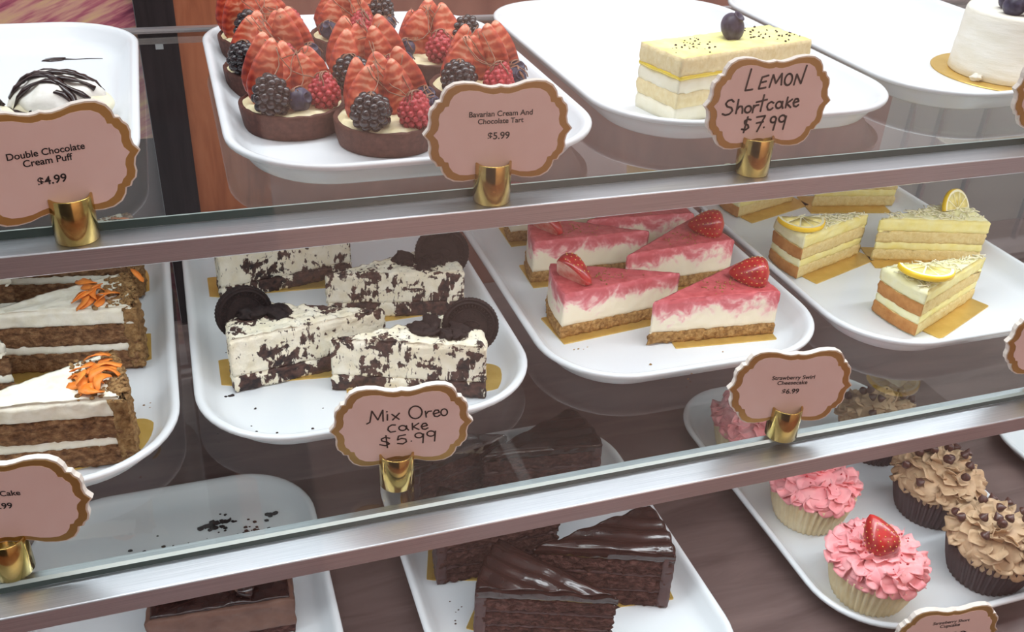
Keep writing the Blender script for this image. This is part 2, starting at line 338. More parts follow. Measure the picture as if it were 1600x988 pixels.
# ------------------------------------------------------------------ setting: case, shelves, walls
GT = 0.0057                                  # glass thickness
ZS = {'top': 0.0, 'mid': -0.19, 'bot': -0.4085}
TOPZ = {'top': GT, 'mid': -0.19+GT, 'bot': -0.4028}        # what trays stand on
FL = 0.0035                                  # tray floor above that
X0, X1 = -0.75, 1.75
def struct(name, mb, mats, smooth=False):
    return tag(mb.obj(name, mats, None, smooth), kind='structure')
def glass_shelf(label, z, yf, yb, ch):
    t = thing('glass_shelf', label, 'shelf', ((X0+X1)/2, (yf+yb)/2, z)); cx, cy = (X0+X1)/2, (yf+yb)/2
    m = MB(); x0, x1 = X0-cx, X1-cx; y0, y1 = yf+0.0209-cy, yb-cy
    prof = [(y0, 0.0), (y1, 0.0), (y1, GT), (y0+ch, GT), (y0, GT-ch*0.9)]
    vs = [(x, y, zz) for x in (x0, x1) for y, zz in prof]
    m.add(vs, [(0, 1, 6, 5), (2, 3, 8, 7)], 0); m.add(vs, [(1, 2, 7, 6)], 1); m.add(vs, [(4, 0, 5, 9)], 1); m.add(vs, [(3, 4, 9, 8)], 2)
    m.add(vs, [(4, 3, 2, 1, 0), (5, 6, 7, 8, 9)], 1)
    m.obj('glass_pane', [MT['glass'], MT['glass_edge'], MT['lit_glass_bevel']], t, smooth=False)
    m = MB(); r = 0.0012; yf_ = yf-cy; h = 0.0138; pr = []
    for k in range(5): a = PI/2+PI/2*k/4; pr.append((yf_+r+r*math.cos(a), -r+r*math.sin(a)))
    pr += [(yf_, -h+0.0006), (yf_+0.0006, -h), (yf_+0.0030, -h), (yf_+0.0030, -0.004), (yf_+0.034, -0.004), (yf_+0.034, -0.0001)]
    m.loft([[(x0, y, zz) for y, zz in reversed(pr)], [(x1, y, zz) for y, zz in reversed(pr)]])
    m.obj('front_rail', MT['alu'], t, smooth=False)
    m = MB(); m.box(x0, x1, y1, y1+0.008, -0.006, GT+0.002); m.obj('back_rail', MT['alu'], t, smooth=False)
    for k, xx in enumerate((-0.22, 0.55, 1.35)):
        m = MB(); m.box(xx-cx-0.004, xx-cx+0.004, y1-0.06, y1+0.004, -0.026, -0.006); m.obj('bracket', MT['alu'], t, smooth=False)
    return t
glass_shelf('upper glass shelf with brushed metal front rail carrying the tart tray', 0.0, 0.0, 0.425, 0.0005)
glass_shelf('middle glass shelf with brushed metal front rail carrying the cheesecake tray', -0.19, -0.0734, 0.425, 0.0018)

def wood(name, stops, sc, stretch, rough=0.35, coat=0.0):
    m, nt, p = newmat(name); v = coords(nt, stretch); f = nz(nt, v, sc, 5, 0.6, 0.8)
    r = ramp(nt, stops); nt.links.new(f, r.inputs[0]); nt.links.new(r.outputs[0], p.inputs['Base Color'])
    p.inputs['Roughness'].default_value = rough; p.inputs['Coat Weight'].default_value = coat
    return m
MT['deck'] = wood('dark_case_deck', [(0.3, rgb(88, 72, 70)), (0.7, rgb(118, 99, 96))], 5, (1.2, 7, 7), 0.20)
MT['orange_wood'] = wood('orange_wood', [(0.3, rgb(150, 84, 56)), (0.5, rgb(182, 108, 74)), (0.7, rgb(196, 124, 88))], 6, (9, 9, 1.2), 0.4)
MT['red_wood'] = wood('red_brown_wood', [(0.3, rgb(126, 78, 68)), (0.7, rgb(160, 108, 94))], 5, (4, 4, 1.2), 0.4)
MT['dark_wood'] = wood('dark_brown_panel', [(0.3, rgb(62, 44, 44)), (0.7, rgb(86, 64, 62))], 4, (2, 2, 1), 0.35)
MT['black_post'] = wood('black_post', [(0.35, rgb(26, 20, 24)), (0.7, rgb(52, 42, 46))], 8, (14, 14, 1), 0.3)
MT['grey_panel'] = plain('grey_panel', rgb(172, 170, 168), 0.45)
def poster_mat():
    m, nt, p = newmat('streaked_poster_print'); v = coords(nt, (6.0, 1, 12.0)); mp = nd(nt, 'ShaderNodeMapping'); mp.inputs['Rotation'].default_value = (0, 0.75, 0); nt.links.new(v, mp.inputs[0])
    mp2 = nd(nt, 'ShaderNodeMapping'); mp2.inputs['Scale'].default_value = (0.7, 1, 5.0); nt.links.new(mp.outputs[0], mp2.inputs[0])
    r = ramp(nt, [(0.30, rgb(140, 60, 92)), (0.42, rgb(204, 116, 136)), (0.54, rgb(236, 182, 164)), (0.68, rgb(246, 212, 160))]); nt.links.new(nz(nt, mp2.outputs[0], 2.4, 4, 0.6), r.inputs[0])
    nt.links.new(r.outputs[0], p.inputs['Base Color']); p.inputs['Roughness'].default_value = 0.3; return m
MT['poster'] = poster_mat()
MT['room_floor'] = wood('red_brown_floor', [(0.3, rgb(120, 74, 66)), (0.7, rgb(160, 108, 96))], 3, (1, 6, 1), 0.45)
MT['white_wall'] = plain('white_back_wall', rgb(226, 228, 230), 0.6)
MT['dark_room'] = plain('dark_room_wall', rgb(48, 42, 46), 0.7)
MT['room_wall'] = plain('warm_room_wall', rgb(222, 186, 172), 0.7)

m = MB(); m.box(X0, X1, -0.235, 0.60, -0.43, TOPZ['bot']); struct('trim_1', m, MT['deck'])       # bottom deck of the case
tag(bpy.data.objects['trim_1'], 'dark brown bottom deck of the display case')
YB = 0.60
m = MB(); m.box(X0-0.6, -0.038, YB+0.004, YB+0.03, -0.42, 0.07); struct('wall_back', m, MT['dark_wood'])
m = MB(); m.box(0.060, 0.98, YB+0.002, YB+0.03, -0.42, 0.07); o = struct('wall_back', m, MT['red_wood'])
m = MB(); m.box(X0-0.6, X1+0.8, YB+0.02, YB+0.04, 0.07, 1.2); struct('wall_back', m, MT['white_wall'])
m = MB(); m.box(0.98, X1+0.8, YB+0.002, YB+0.03, -0.42, 0.07); struct('wall_back', m, MT['grey_panel'])
for k, xx in enumerate((1.02, 1.075, 1.16, 1.3, 1.44)):
    m = MB(); m.box(xx-0.003, xx+0.003, YB-0.006, YB+0.002, -0.42, 0.07); struct('trim_2', m, MT['alu'])
t = thing('poster', 'pink and tan streaked poster behind the cream puff tray', 'poster', (-0.40, YB+0.003, -0.16))
m = MB(); m.box(-0.36, 0.362, -0.002, 0.0, 0.0, 0.23); m.obj('print', MT['poster'], t, smooth=False)
t = thing('post', 'black upright post between the poster and the orange wood panel', 'post', (-0.017, YB, -0.40))
m = MB(); m.box(-0.020, 0.020, -0.012, 0.012, 0.0, 1.4); m.obj('shaft', MT['black_post'], t, smooth=False)
m = MB(); m.box(-0.004, 0.004, -0.016, -0.012, 0.345, 0.352); m.obj('clip', MT['tray'], t, smooth=False)
t = thing('wood_panel', 'orange brown wood panel beside the black post', 'panel', (0.032, YB, -0.40))
m = MB(); m.box(-0.029, 0.055, -0.006, 0.006, 0.0, 1.4); m.obj('plank', MT['orange_wood'], t, smooth=False)
m = MB(); m.box(-4, 5, -4, -0.24, -1.12, -1.10); struct('floor', m, MT['room_floor'])
m = MB(); m.box(0.27, 6, -3.2, -3.1, -1.10, 2.6); struct('wall_front', m, MT['room_wall'])
m = MB(); m.box(-5, 0.27, -3.22, -3.12, -1.10, 2.6); struct('wall_front', m, MT['dark_room'])

# ------------------------------------------------------------------ trays
TW, TL, TH = 0.250, 0.362, 0.0195
def tray_mesh():
    m = MB(); prof = [(-0.024, 0.0), (-0.0175, 0.0), (-0.0150, 0.0016), (-0.0095, 0.0090), (-0.0058, 0.0146), (-0.0042, 0.0152), (-0.0010, 0.0153), (0.0, 0.0160), (0.0004, 0.0182), (-0.0008, 0.0194), (-0.0032, 0.0197), (-0.0052, 0.0188), (-0.0075, 0.0160), (-0.0130, 0.0085), (-0.0185, 0.0048), (-0.0260, FL)]
    rings = [[(x, y, z) for x, y in rrect(TW, TL, 0.070, 12, g)] for g, z in prof]
    m.loft(rings, True, True); return m.mesh('tray_body', MT['tray'])
TRAY = tray_mesh()
def tray(label, xl, yf, lev, rz=0.0):
    o = addmesh('serving_tray', TRAY, None, (xl+TW/2, yf+TL/2, TOPZ[lev]), (0, 0, rz))
    return tag(o, label, 'tray', 'white serving trays')
tray('white tray holding the cream puffs beside the poster', -0.279, 0.032, 'top')
tray('white tray crowded with strawberry chocolate tarts', 0.0215, 0.027, 'top')
tray('white tray holding the single lemon shortcake', 0.2850, 0.053, 'top')
tray('white tray under the round white cake', 0.5460, 0.067, 'top')
tray('white tray holding carrot cake slices', -0.280, 0.008, 'mid')
tray('white tray holding cookies and cream cake slices', -0.0190, 0.017, 'mid')
tray('white tray holding pink swirl cheesecake slices', 0.2435, 0.024, 'mid')
tray('white tray holding yellow lemon cake slices', 0.5030, 0.006, 'mid')
tray('white tray with chocolate slab and dark crumbs on the bottom deck', -0.1810, -0.106, 'bot')
tray('white tray holding glazed chocolate cake slices on the bottom deck', 0.1330, -0.108, 'bot')
tray('white tray holding pink and brown cupcakes', 0.4720, -0.096, 'bot')
tray('empty white tray at the far right of the bottom deck', 0.8580, -0.155, 'bot', PI/2)
ZT = {k: TOPZ[k]+FL for k in TOPZ}            # tray floors
BH = 0.0012
ZC = {k: ZT[k]+BH for k in ZT}                # on a cake board

# ------------------------------------------------------------------ price signs
def plaque(s, w=0.0935):
    q = [(0.0, .615), (.05, .600), (.12, .595), (.22, .615), (.34, .655), (.48, .668), (.60, .655), (.70, .60), (.755, .52), (.775, .44), (.83, .43), (.855, .375), (.905, .33), (.925, .25), (.915, .17), (.935, .08), (1.0, .0)]
    h = w/2
    top = [(-x, y) for x, y in reversed(q[1:])]+q
    bot = [(x, -y) for x, y in reversed(q[:-1])]+[(-x, -y) for x, y in q[1:-1]]
    return [(x*h*s, y*h*s*(1+(1-s)*-0.15)) for x, y in top+bot]
def font_mesh(body, width, size_hint=None):
    cu = bpy.data.curves.new('txt', 'FONT'); cu.body = body; cu.align_x = 'CENTER'; cu.align_y = 'CENTER'; cu.offset = 0.018; cu.extrude = 0.0
    o = bpy.data.objects.new('txt', cu); C.objects.link(o); dg = bpy.context.evaluated_depsgraph_get(); dg.update()
    me = bpy.data.meshes.new_from_object(o.evaluated_get(dg)); bpy.data.objects.remove(o); bpy.data.curves.remove(cu)
    xs = [v.co.x for v in me.vertices]; s = width/(max(xs)-min(xs)); cx = (max(xs)+min(xs))/2
    for v in me.vertices: v.co = Vector(((v.co.x-cx)*s, 0, v.co.y*s))
    me.materials.clear(); me.materials.append(MT['ink']); return me
def ell(cx, cy, rx, ry, a0=0.0, n=16): return [(cx+rx*math.cos(a0+2*PI*k/n), cy+ry*math.sin(a0+2*PI*k/n)) for k in range(n+1)]
def strokes_mesh(strokes, r):
    m = MB()
    for s in strokes:
        if len(s) == 1: s = [(s[0][0]-r*0.4, s[0][1]), (s[0][0]+r*0.4, s[0][1])]
        pts = []
        for k in range(len(s)-1):
            n = 3
            for j in range(n): pts.append((s[k][0]+(s[k+1][0]-s[k][0])*j/n, s[k][1]+(s[k+1][1]-s[k][1])*j/n))
        pts.append(s[-1])
        # flat marker ribbon with round ends
        for k in range(len(pts)-1):
            a, b = Vector((pts[k][0], pts[k][1])), Vector((pts[k+1][0], pts[k+1][1])); d = b-a
            if d.length < 1e-7: continue
            d.normalize(); nn_ = Vector((-d.y, d.x))*r; c = a-d*r*0.6; e = b+d*r*0.6
            m.add([(c.x-nn_.x*.6, 0, c.y-nn_.y*.6), (a.x-nn_.x, 0, a.y-nn_.y), (b.x-nn_.x, 0, b.y-nn_.y), (e.x-nn_.x*.6, 0, e.y-nn_.y*.6), (e.x+nn_.x*.6, 0, e.y+nn_.y*.6), (b.x+nn_.x, 0, b.y+nn_.y), (a.x+nn_.x, 0, a.y+nn_.y), (c.x+nn_.x*.6, 0, c.y+nn_.y*.6)], [(0, 1, 2, 3, 4, 5, 6, 7)])
    return m.mesh('lettering', MT['marker'], False)
CARD = {}
def card_meshes():
    if CARD: return CARD
    def plate(s, y0, y1, mat, name):
        p = plaque(s); m = MB(); n = len(p)
        m.loft([[(x, y1, z) for x, z in p], [(x, y0, z) for x, z in p]]); me = m.mesh(name, mat, False)
        bm = bmesh.new(); bm.from_mesh(me); bmesh.ops.recalc_face_normals(bm, faces=bm.faces); bm.to_mesh(me); bm.free(); return me
    CARD['core'] = plate(1.0, 0.0, 0.0042, MT['card_white'], 'card'); CARD['border'] = plate(0.975, -0.0005, 0.0, MT['gold_foil'], 'gold_border'); CARD['face'] = plate(0.87, -0.0009, -0.0005, MT['pink'], 'pink_face')
    m = MB(); R, r, hh, n = 0.01175, 0.0102, 0.0265, 28
    def ring(rad, zf): return [(rad*math.cos(2*PI*k/n), rad*math.sin(2*PI*k/n), zf) for k in range(n)]
    m.loft([ring(R-0.0005, 0), ring(R, 0.0005), ring(R, hh-0.0006), ring(R-0.0005, hh), ring(r, hh-0.0004), ring(r, 0.004)], True, True); me = m.mesh('holder', MT['brass'], True)
    CARD['holder'] = me; return CARD
def sign(label, loc, yaw_deg, items, cz=0.0465, dx=0.0, tilt=0.0):
    cm = card_meshes(); t = thing('price_sign', label, 'price sign', loc, math.radians(yaw_deg), 'pink price signs')
    addmesh('holder', cm['holder'], t)
    c = addmesh('card', cm['core'], t, (dx, -0.001, cz), (0, tilt, 0))
    addmesh('gold_border', cm['border'], c); addmesh('pink_face', cm['face'], c)
    for kind, *a in items:
        if kind == 't':
            body, width, x, z, rot = a; addmesh('lettering', font_mesh(body, width), c, (x, -0.0011, z), (0, rot, 0))
        else:
            addmesh('lettering', a[0], c, (0, -0.0011, 0))
    return t
def hand(strokes, cx, cy, half, slope, zs, r):
    k = 0.04675/half
    return strokes_mesh([[((x-cx)*k, -(y-cy+slope*(x-cx))*k*zs) for x, y in s] for s in strokes], r)
lemon_st = [[(668, 325), (655, 435), (692, 431)], [(762, 362), (730, 370), (722, 430), (758, 424)], [(727, 398), (755, 392)], [(775, 425), (785, 360), (805, 405), (828, 355), (835, 415)], ell(867, 388, 19, 30), [(900, 418), (905, 362), (935, 412), (948, 318)],
 [(608, 492), (595, 480), (578, 484), (568, 500), (578, 515), (600, 522), (608, 538), (595, 555), (575, 560), (558, 552)], [(630, 480), (628, 555)], [(629, 535), (640, 517), (653, 518), (658, 532), (660, 555)], ell(686, 535, 16, 18), [(713, 515), (712, 555)], [(713, 532), (722, 517), (738, 514)], [(757, 462), (752, 550)], [(722, 500), (777, 488)],
 [(814, 508), (800, 501), (786, 510), (782, 526), (790, 543), (803, 544), (814, 534)], ell(842, 520, 15, 18), [(859, 502), (860, 525), (866, 540)], [(882, 480), (880, 538)], [(908, 493), (882, 515), (907, 537)], [(918, 513), (943, 506), (936, 492), (924, 492), (916, 510), (922, 530), (936, 534), (946, 524)],
 [(712, 592), (695, 588), (680, 597), (682, 610), (700, 620), (706, 634), (692, 645), (670, 640)], [(693, 575), (684, 660)], [(738, 580), (782, 574), (753, 658)], [(742, 612), (778, 606)], [(786, 637)], ell(828, 598, 14, 16), [(843, 590), (837, 656)], ell(874, 595, 17, 18), [(893, 582), (888, 654)]]
oreo_st = [[(198, 214), (212, 205), (222, 143), (246, 194), (268, 140), (268, 202)], [(287, 165), (286, 198)], [(285, 150)], [(305, 165), (336, 195)], [(338, 160), (308, 198)], ell(406, 160, 28, 35), [(448, 155), (452, 190)], [(451, 172), (461, 157), (475, 156)], [(482, 174), (508, 165), (503, 152), (490, 152), (482, 168), (488, 186), (500, 189), (512, 180)], ell(529, 166, 14, 19),
 [(320, 226), (304, 225), (290, 236), (287, 252), (298, 266), (320, 262)], ell(350, 245, 16, 14), [(367, 232), (368, 248), (376, 259)], [(392, 220), (393, 258)], [(420, 221), (395, 241), (421, 258)], [(431, 243), (457, 236), (450, 223), (438, 225), (430, 240), (436, 255), (448, 258), (460, 250)],
 [(294, 300), (275, 294), (258, 302), (260, 314), (284, 322), (292, 332), (275, 342), (250, 334)], [(278, 283), (283, 354)], [(362, 284), (332, 290), (327, 312), (345, 304), (363, 309), (366, 324), (350, 336), (326, 332)], [(387, 322)], ell(420, 291, 17, 14), [(440, 283), (437, 336)], ell(472, 284, 17, 15), [(492, 270), (488, 329)]]
cup_st = [[(712, 592), (695, 588), (680, 597), (682, 610), (700, 620), (706, 634), (692, 645), (670, 640)], [(693, 575), (684, 660)], [(775, 580), (748, 625), (800, 622)], [(784, 590), (780, 656)], [(816, 650)], ell(842, 598, 14, 16), [(857, 590), (852, 656)], ell(890, 597, 15, 17), [(907, 586), (902, 655)]]
sign('pink price sign reading Double Chocolate Cream Puff', (-0.0655, 0.0148, 0.0), 14.9, [('t', 'Double Chocolate', 0.0385, -0.001, 0.0075, 0.0), ('t', 'Cream Puff', 0.0245, -0.001, 0.0026, 0.0), ('t', '$4.99', 0.0145, -0.001, -0.0085, 0.0)], 0.0455, -0.006)
sign('pink price sign reading Bavarian Cream And Chocolate Tart', (0.1764, 0.0132, 0.0), -3.2, [('t', 'Bavarian Cream And', 0.0395, 0.0005, 0.0118, 0.0), ('t', 'Chocolate Tart', 0.0285, 0.0005, 0.0072, 0.0), ('t', '$5.99', 0.0138, -0.0005, -0.0022, 0.0)], 0.0450, 0.003)
sign('pink price sign reading Lemon Shortcake in black marker', (0.3663, 0.0180, 0.0), -2.9, [('h', hand(lemon_st, 794, 512, 324, 0.0, 0.90, 0.00068))], 0.0490, 0.0035)
sign('pink price sign handwritten with 5.99 before the cookies and cream tray', (0.1043, -0.0240, TOPZ['mid']), -7.9, [('h', hand(oreo_st, 349, 240, 309, 0.045, 0.95, 0.00052))], 0.0475, 0.004)
sign('pink price sign reading Strawberry Swirl Cheesecake', (0.3890, -0.0470, TOPZ['mid']), -11.5, [('t', 'Strawberry Swirl', 0.0318, 0.0, 0.0090, 0.0), ('t', 'Cheesecake', 0.0225, 0.0, 0.0046, 0.0), ('t', '$6.99', 0.0128, 0.0, -0.0030, 0.0)], 0.0430, -0.001)
sign('pink price sign with the word Cake in front of the carrot cake tray', (-0.1300, -0.0400, TOPZ['mid']), -9.6, [('t', 'Carrot Cake', 0.0270, -0.0035, 0.0085, 0.0), ('t', '$5.99', 0.0130, -0.0025, -0.0005, 0.0)], 0.0510, 0.006)
sign('pink price sign reading Strawberry Short Cupcake', (0.5230, -0.1340, TOPZ['bot']), -8.5, [('t', 'Strawberry Short', 0.0318, 0.0, 0.0170, 0.0), ('t', 'Cupcake', 0.0175, 0.0, 0.0128, 0.0), ('h', hand(cup_st, 794, 612, 324, 0.0, 0.95, 0.0006))], 0.0550, -0.002)
sign('pink price sign cut by the right edge in front of the round white cake', (0.6260, 0.0150, 0.0), -6.0, [], 0.0455, 0.0)
sign('pink price sign cut by the right edge in front of the lemon cake tray', (0.6330, -0.0490, TOPZ['mid']), -10.0, [], 0.0455, 0.0)

# ------------------------------------------------------------------ fruit meshes
def fib(n):
    out = []
    for k in range(n):
        z = 1-2*(k+0.5)/n; r = math.sqrt(1-z*z); t = k*PI*(3-math.sqrt(5)); out.append(Vector((r*math.cos(t), r*math.sin(t), z)))
    return out
def drupes(name, mat, r, h, n, dr, point=0.3):
    m = MB()
    for k, d in enumerate(fib(n)):
        s = 1-point*max(0, d.z); m.blob((d.x*r*s, d.y*r*s, d.z*h), dr*random.uniform(0.88, 1.1), k, 2, amp=0.0)
    m.blob((0, 0, 0), 1.0, 3, 2, (r, r, h), 0.0); return m.mesh(name, mat)
RASP = drupes('raspberry', MT['raspberry'], 0.0082, 0.0098, 74, 0.0019, 0.42)
BLACK = drupes('blackberry', MT['blackberry'], 0.0088, 0.0118, 46, 0.0030, 0.2)
def lathe(prof, n=24, wob=None):
    return [[((r*(wob(2*PI*k/n, z) if wob else 1))*math.cos(2*PI*k/n), (r*(wob(2*PI*k/n, z) if wob else 1))*math.sin(2*PI*k/n), z) for k in range(n)] for r, z in prof]
def blueberry():
    m = MB(); R = 0.0086; pr = [(R*math.sin(a), -R*0.9*math.cos(a)) for a in [PI*k/12 for k in range(1, 11)]]
    pr += [(0.0036, R*0.93), (0.0040, R*1.0), (0.0030, R*0.98), (0.0022, R*0.80), (0.0004, R*0.76)]
    m.loft(lathe(pr, 20)); return m.mesh('blueberry', MT['blueberry'])
BLUE = blueberry()
def straw_slice(seed, h=0.046, w=0.0150):
    m = MB(); n = 26; out = []
    for k in range(n):
        t = 2*PI*k/n; y = -math.cos(t); u = (y+1)/2
        wd = w*math.sqrt(max(0, 1-y*y))*(1.16-0.66*u)*(1+0.08*noise.noise(Vector((k*0.7, seed, 0)))); out.append((math.copysign(wd, math.sin(t)), u*h))
    th = 0.0024; cxz = (0, h*0.42)
    def ring(s, yy): return [(cxz[0]+(x-cxz[0])*s, yy+0.0025*math.sin(z*70+seed), cxz[1]+(z-cxz[1])*s) for x, z in out]
    m.loft([ring(.15, -th), ring(.5, -th*1.02), ring(.8, -th), ring(.96, -th*.75), ring(1.0, 0), ring(.96, th*.75), ring(.8, th), ring(.5, th*1.02), ring(.15, th)])
    me = m.mesh('strawberry_slice', MT['straw_cut'])
    bm = bmesh.new(); bm.from_mesh(me); bmesh.ops.recalc_face_normals(bm, faces=bm.faces); bm.to_mesh(me); bm.free(); return me
SLC = [straw_slice(1), straw_slice(4, 0.042, 0.0135), straw_slice(9, 0.038, 0.0150)]
def strawberry_mesh(cut=False):
    """lies along +x, tip at +x; cut: the half below y=0 shows pale flesh"""
    m = MB(); L = 0.031; R = 0.0125; N = 18; n = 28; rings = []
    for k in range(N+1):
        u = k/N; rr = R*(math.sin(PI*min(1, u**0.62))**0.62 if 0 < u < 1 else 0.02)*(1.05-0.18*u)
        rings.append([(u*L-L*0.45, (max(-0.003, rr*math.cos(2*PI*j/n)) if cut else rr*math.cos(2*PI*j/n)), rr*math.sin(2*PI*j/n)) for j in range(n)])
    m.loft(rings)
    if cut:
        for fi, f in enumerate(m.f):
            if all(abs(m.v[q][1]+0.003) < 1e-6 for q in f): m.i[fi] = 1
    body = m.mesh('strawberry', [MT['straw'], MT['straw_flesh']]); s = MB()
    for k in range(13):
        u = 0.12+0.8*k/13; rr = R*(math.sin(PI*min(1, u**0.62))**0.62)*(1.05-0.18*u); cnt = max(3, int(rr/0.0014))
        for j in range(cnt):
            a = 2*PI*(j+0.5*(k % 2))/cnt
            if cut and rr*math.cos(a) < -0.002: continue
            s.blob((u*L-L*0.45, rr*math.cos(a)*1.0, rr*math.sin(a)*1.0), 0.00055, k, 1, (1.3, 0.9, 0.9), 0)
    return body, s.mesh('seeds', MT['seed'])
STRB, STRS = strawberry_mesh(); HALFB, HALFS = strawberry_mesh(True)
def strawberry(parent, loc, rot, s=1.0, half=False):
    o = addmesh('strawberry', HALFB if half else STRB, parent, loc, rot, (s, s, s)); tag(addmesh('seeds', HALFS if half else STRS, o), kind='stuff'); return o

# ------------------------------------------------------------------ tarts
def tart_meshes(seed):
    rnd = random.Random(seed); m = MB(); n = 56; off = Vector((seed*2.7, 1.3, 0))
    def w(a, z): return 1+0.012*noise.noise(Vector((math.cos(a)*2, math.sin(a)*2, z*150))+off)+0.004*noise.noise(Vector((math.cos(a)*14, math.sin(a)*14, z*300))+off)
    pr = [(0.0325, 0.0), (0.0338, 0.0008), (0.0346, 0.004), (0.0355, 0.009), (0.0364, 0.0145), (0.0366, 0.0172), (0.0360, 0.0180), (0.0340, 0.0178), (0.0332, 0.0165), (0.0325, 0.012)]
    r = lathe(pr, n, w)
    for li in (5, 6, 7):
        r[li] = [(x, y, z+0.0011*noise.noise(Vector((x, y, 0))*160+off)) for x, y, z in r[li]]
    m.loft(r); shell = m.mesh('crust', MT['choc_crust'])
    m = MB(); rings = []
    for q in range(10):
        rr = 0.0334*(1-q/10.0)+0.0004; rings.append([(rr*math.cos(2*PI*k/n), rr*math.sin(2*PI*k/n), 0.0162+0.0024*noise.noise(Vector((rr*math.cos(2*PI*k/n), rr*math.sin(2*PI*k/n), 0))*110+off)+0.0022*(q > 0)) for k in range(n)])
    m.loft(rings, False, True); return shell, m.mesh('cream', MT['custard'])
def tart(label, x, y, rz, seed):
    rnd = random.Random(seed*11+3); t = thing('fruit_tart', label, 'tart', (x, y, ZT['top']), rz, 'chocolate tarts on the tray'); sh, cr = tart_meshes(seed)
    addmesh('crust', sh, t); addmesh('cream', cr, t); z = 0.0180; tops = []
    sl = [(-0.021, -0.002, 0.30), (-0.006, 0.009, 0.05), (0.012, 0.000, -0.25), (-0.016, 0.018, 0.2), (0.004, 0.021, -0.1), (0.022, 0.012, -0.4)]
    for k, (sx, sy, a) in enumerate(sl):
        rx = -0.12+rnd.uniform(-0.10, 0.06); ry = a*0.6+rnd.uniform(-0.1, 0.1)
        p = (sx+rnd.uniform(-.002, .002), sy+rnd.uniform(-.002, .002), z-0.004); sc = rnd.uniform(0.88, 1.08)
        addmesh('strawberry_slice', SLC[(k+seed) % 3], t, p, (rx, ry, rnd.uniform(-0.45, 0.45)), (sc, sc, sc))
        up = Matrix.Rotation(ry, 3, 'Y') @ Matrix.Rotation(rx, 3, 'X') @ Vector((0, 0, 1)); tops.append(Vector(p)+up*0.041*sc)
    b = 1.0; lay = seed % 3
    fr = [('blackberry', BLACK, (-0.018, -0.020, z+0.011), (0.25, -0.35, 0.4), 1.18), ('blueberry', BLUE, (0.0, -0.022, z+0.0075), (1.2, 0.2, 0.5), 1.0), ('raspberry', RASP, (0.019, -0.016, z+0.0095), (-0.15, 0.15, 0), 1.2)]
    if lay == 1: fr = [('blackberry', BLACK, (-0.016, -0.020, z+0.010), (0.9, -0.6, 0.6), 1.2), ('raspberry', RASP, (0.013, -0.022, z+0.0095), (-0.1, 0.25, 0), 1.2), ('blueberry', BLUE, (0.027, -0.010, z+0.0075), (0.9, 0.5, 0), 0.95), ('blueberry', BLUE, (0.029, 0.008, z+0.0075), (0.6, 0.5, 0), 0.9)]
    if lay == 2: fr = [('raspberry', RASP, (0.002, -0.023, z+0.0105), (-0.12, 0.0, 0), 1.28), ('blueberry', BLUE, (0.022, -0.014, z+0.0075), (1.0, 0.4, 0), 0.95), ('blackberry', BLACK, (0.026, 0.006, z+0.014), (0.2, 0.4, 0.3), 1.1), ('blueberry', BLUE, (0.030, -0.004, z+0.007), (0.4, 0.8, 0), 0.85), ('blueberry', BLUE, (-0.024, -0.012, z+0.0075), (0.6, -0.5, 0), 0.9)]
    for nm, me, p, r, s in fr: addmesh(nm, me, t, p, r, (s, s, s)); tops.append(Vector(p)+Vector((0, 0, 0.0100*s*(1.1 if nm != 'blueberry' else 0.85))))
    d = MB()                                           # thin chocolate threads over the fruit
    for q in range(7):
        a = rnd.choice(tops[:3]); c = rnd.choice(tops[3:]); pts = []
        for k in range(9):
            u = k/8; p = a.lerp(c, u); pts.append((p.x+0.0025*math.sin(u*7+q), p.y-0.0035+0.001*math.sin(u*5), p.z-0.010*math.sin(u*PI)+0.0008*math.sin(u*19+q)))
        d.tube(pts, 0.00040, 5)
    for p in tops[6:]:
        for q in range(3):
            a0 = rnd.uniform(0, PI); pts = [(p.x+0.0085*u*math.cos(a0)+0.001*math.sin(q+u*6), p.y+0.0085*u*math.sin(a0), p.z-0.0075*u*u+0.0006) for u in [k/5-1 for k in range(11)]]
            d.tube(pts, 0.0005, 5)
    d.obj('chocolate_drizzle', MT['drizzle'], t)
    return t
for a in [('fruit tart at the front left of its tray with blackberry, blueberry and raspberry', 0.072, 0.147, 0.1, 3),
          ('fruit tart nearest the Bavarian cream sign with blackberry and raspberry in front', 0.130, 0.104, 0.05, 1),
          ('fruit tart second along the left side of the tart tray', 0.068, 0.233, -0.25, 4),
          ('fruit tart at the back left corner of the tart tray', 0.070, 0.322, 0.3, 6),
          ('fruit tart in the middle of the tray behind the one nearest the sign', 0.134, 0.190, 0.0, 7),
          ('fruit tart near the back right with one upright raspberry in front', 0.198, 0.243, -0.1, 2),
          ('fruit tart half hidden behind the top of the Bavarian cream sign', 0.211, 0.160, -0.2, 10),
          ('fruit tart at the back middle of the tart tray', 0.145, 0.312, 0.1, 5)]: tart(*a)

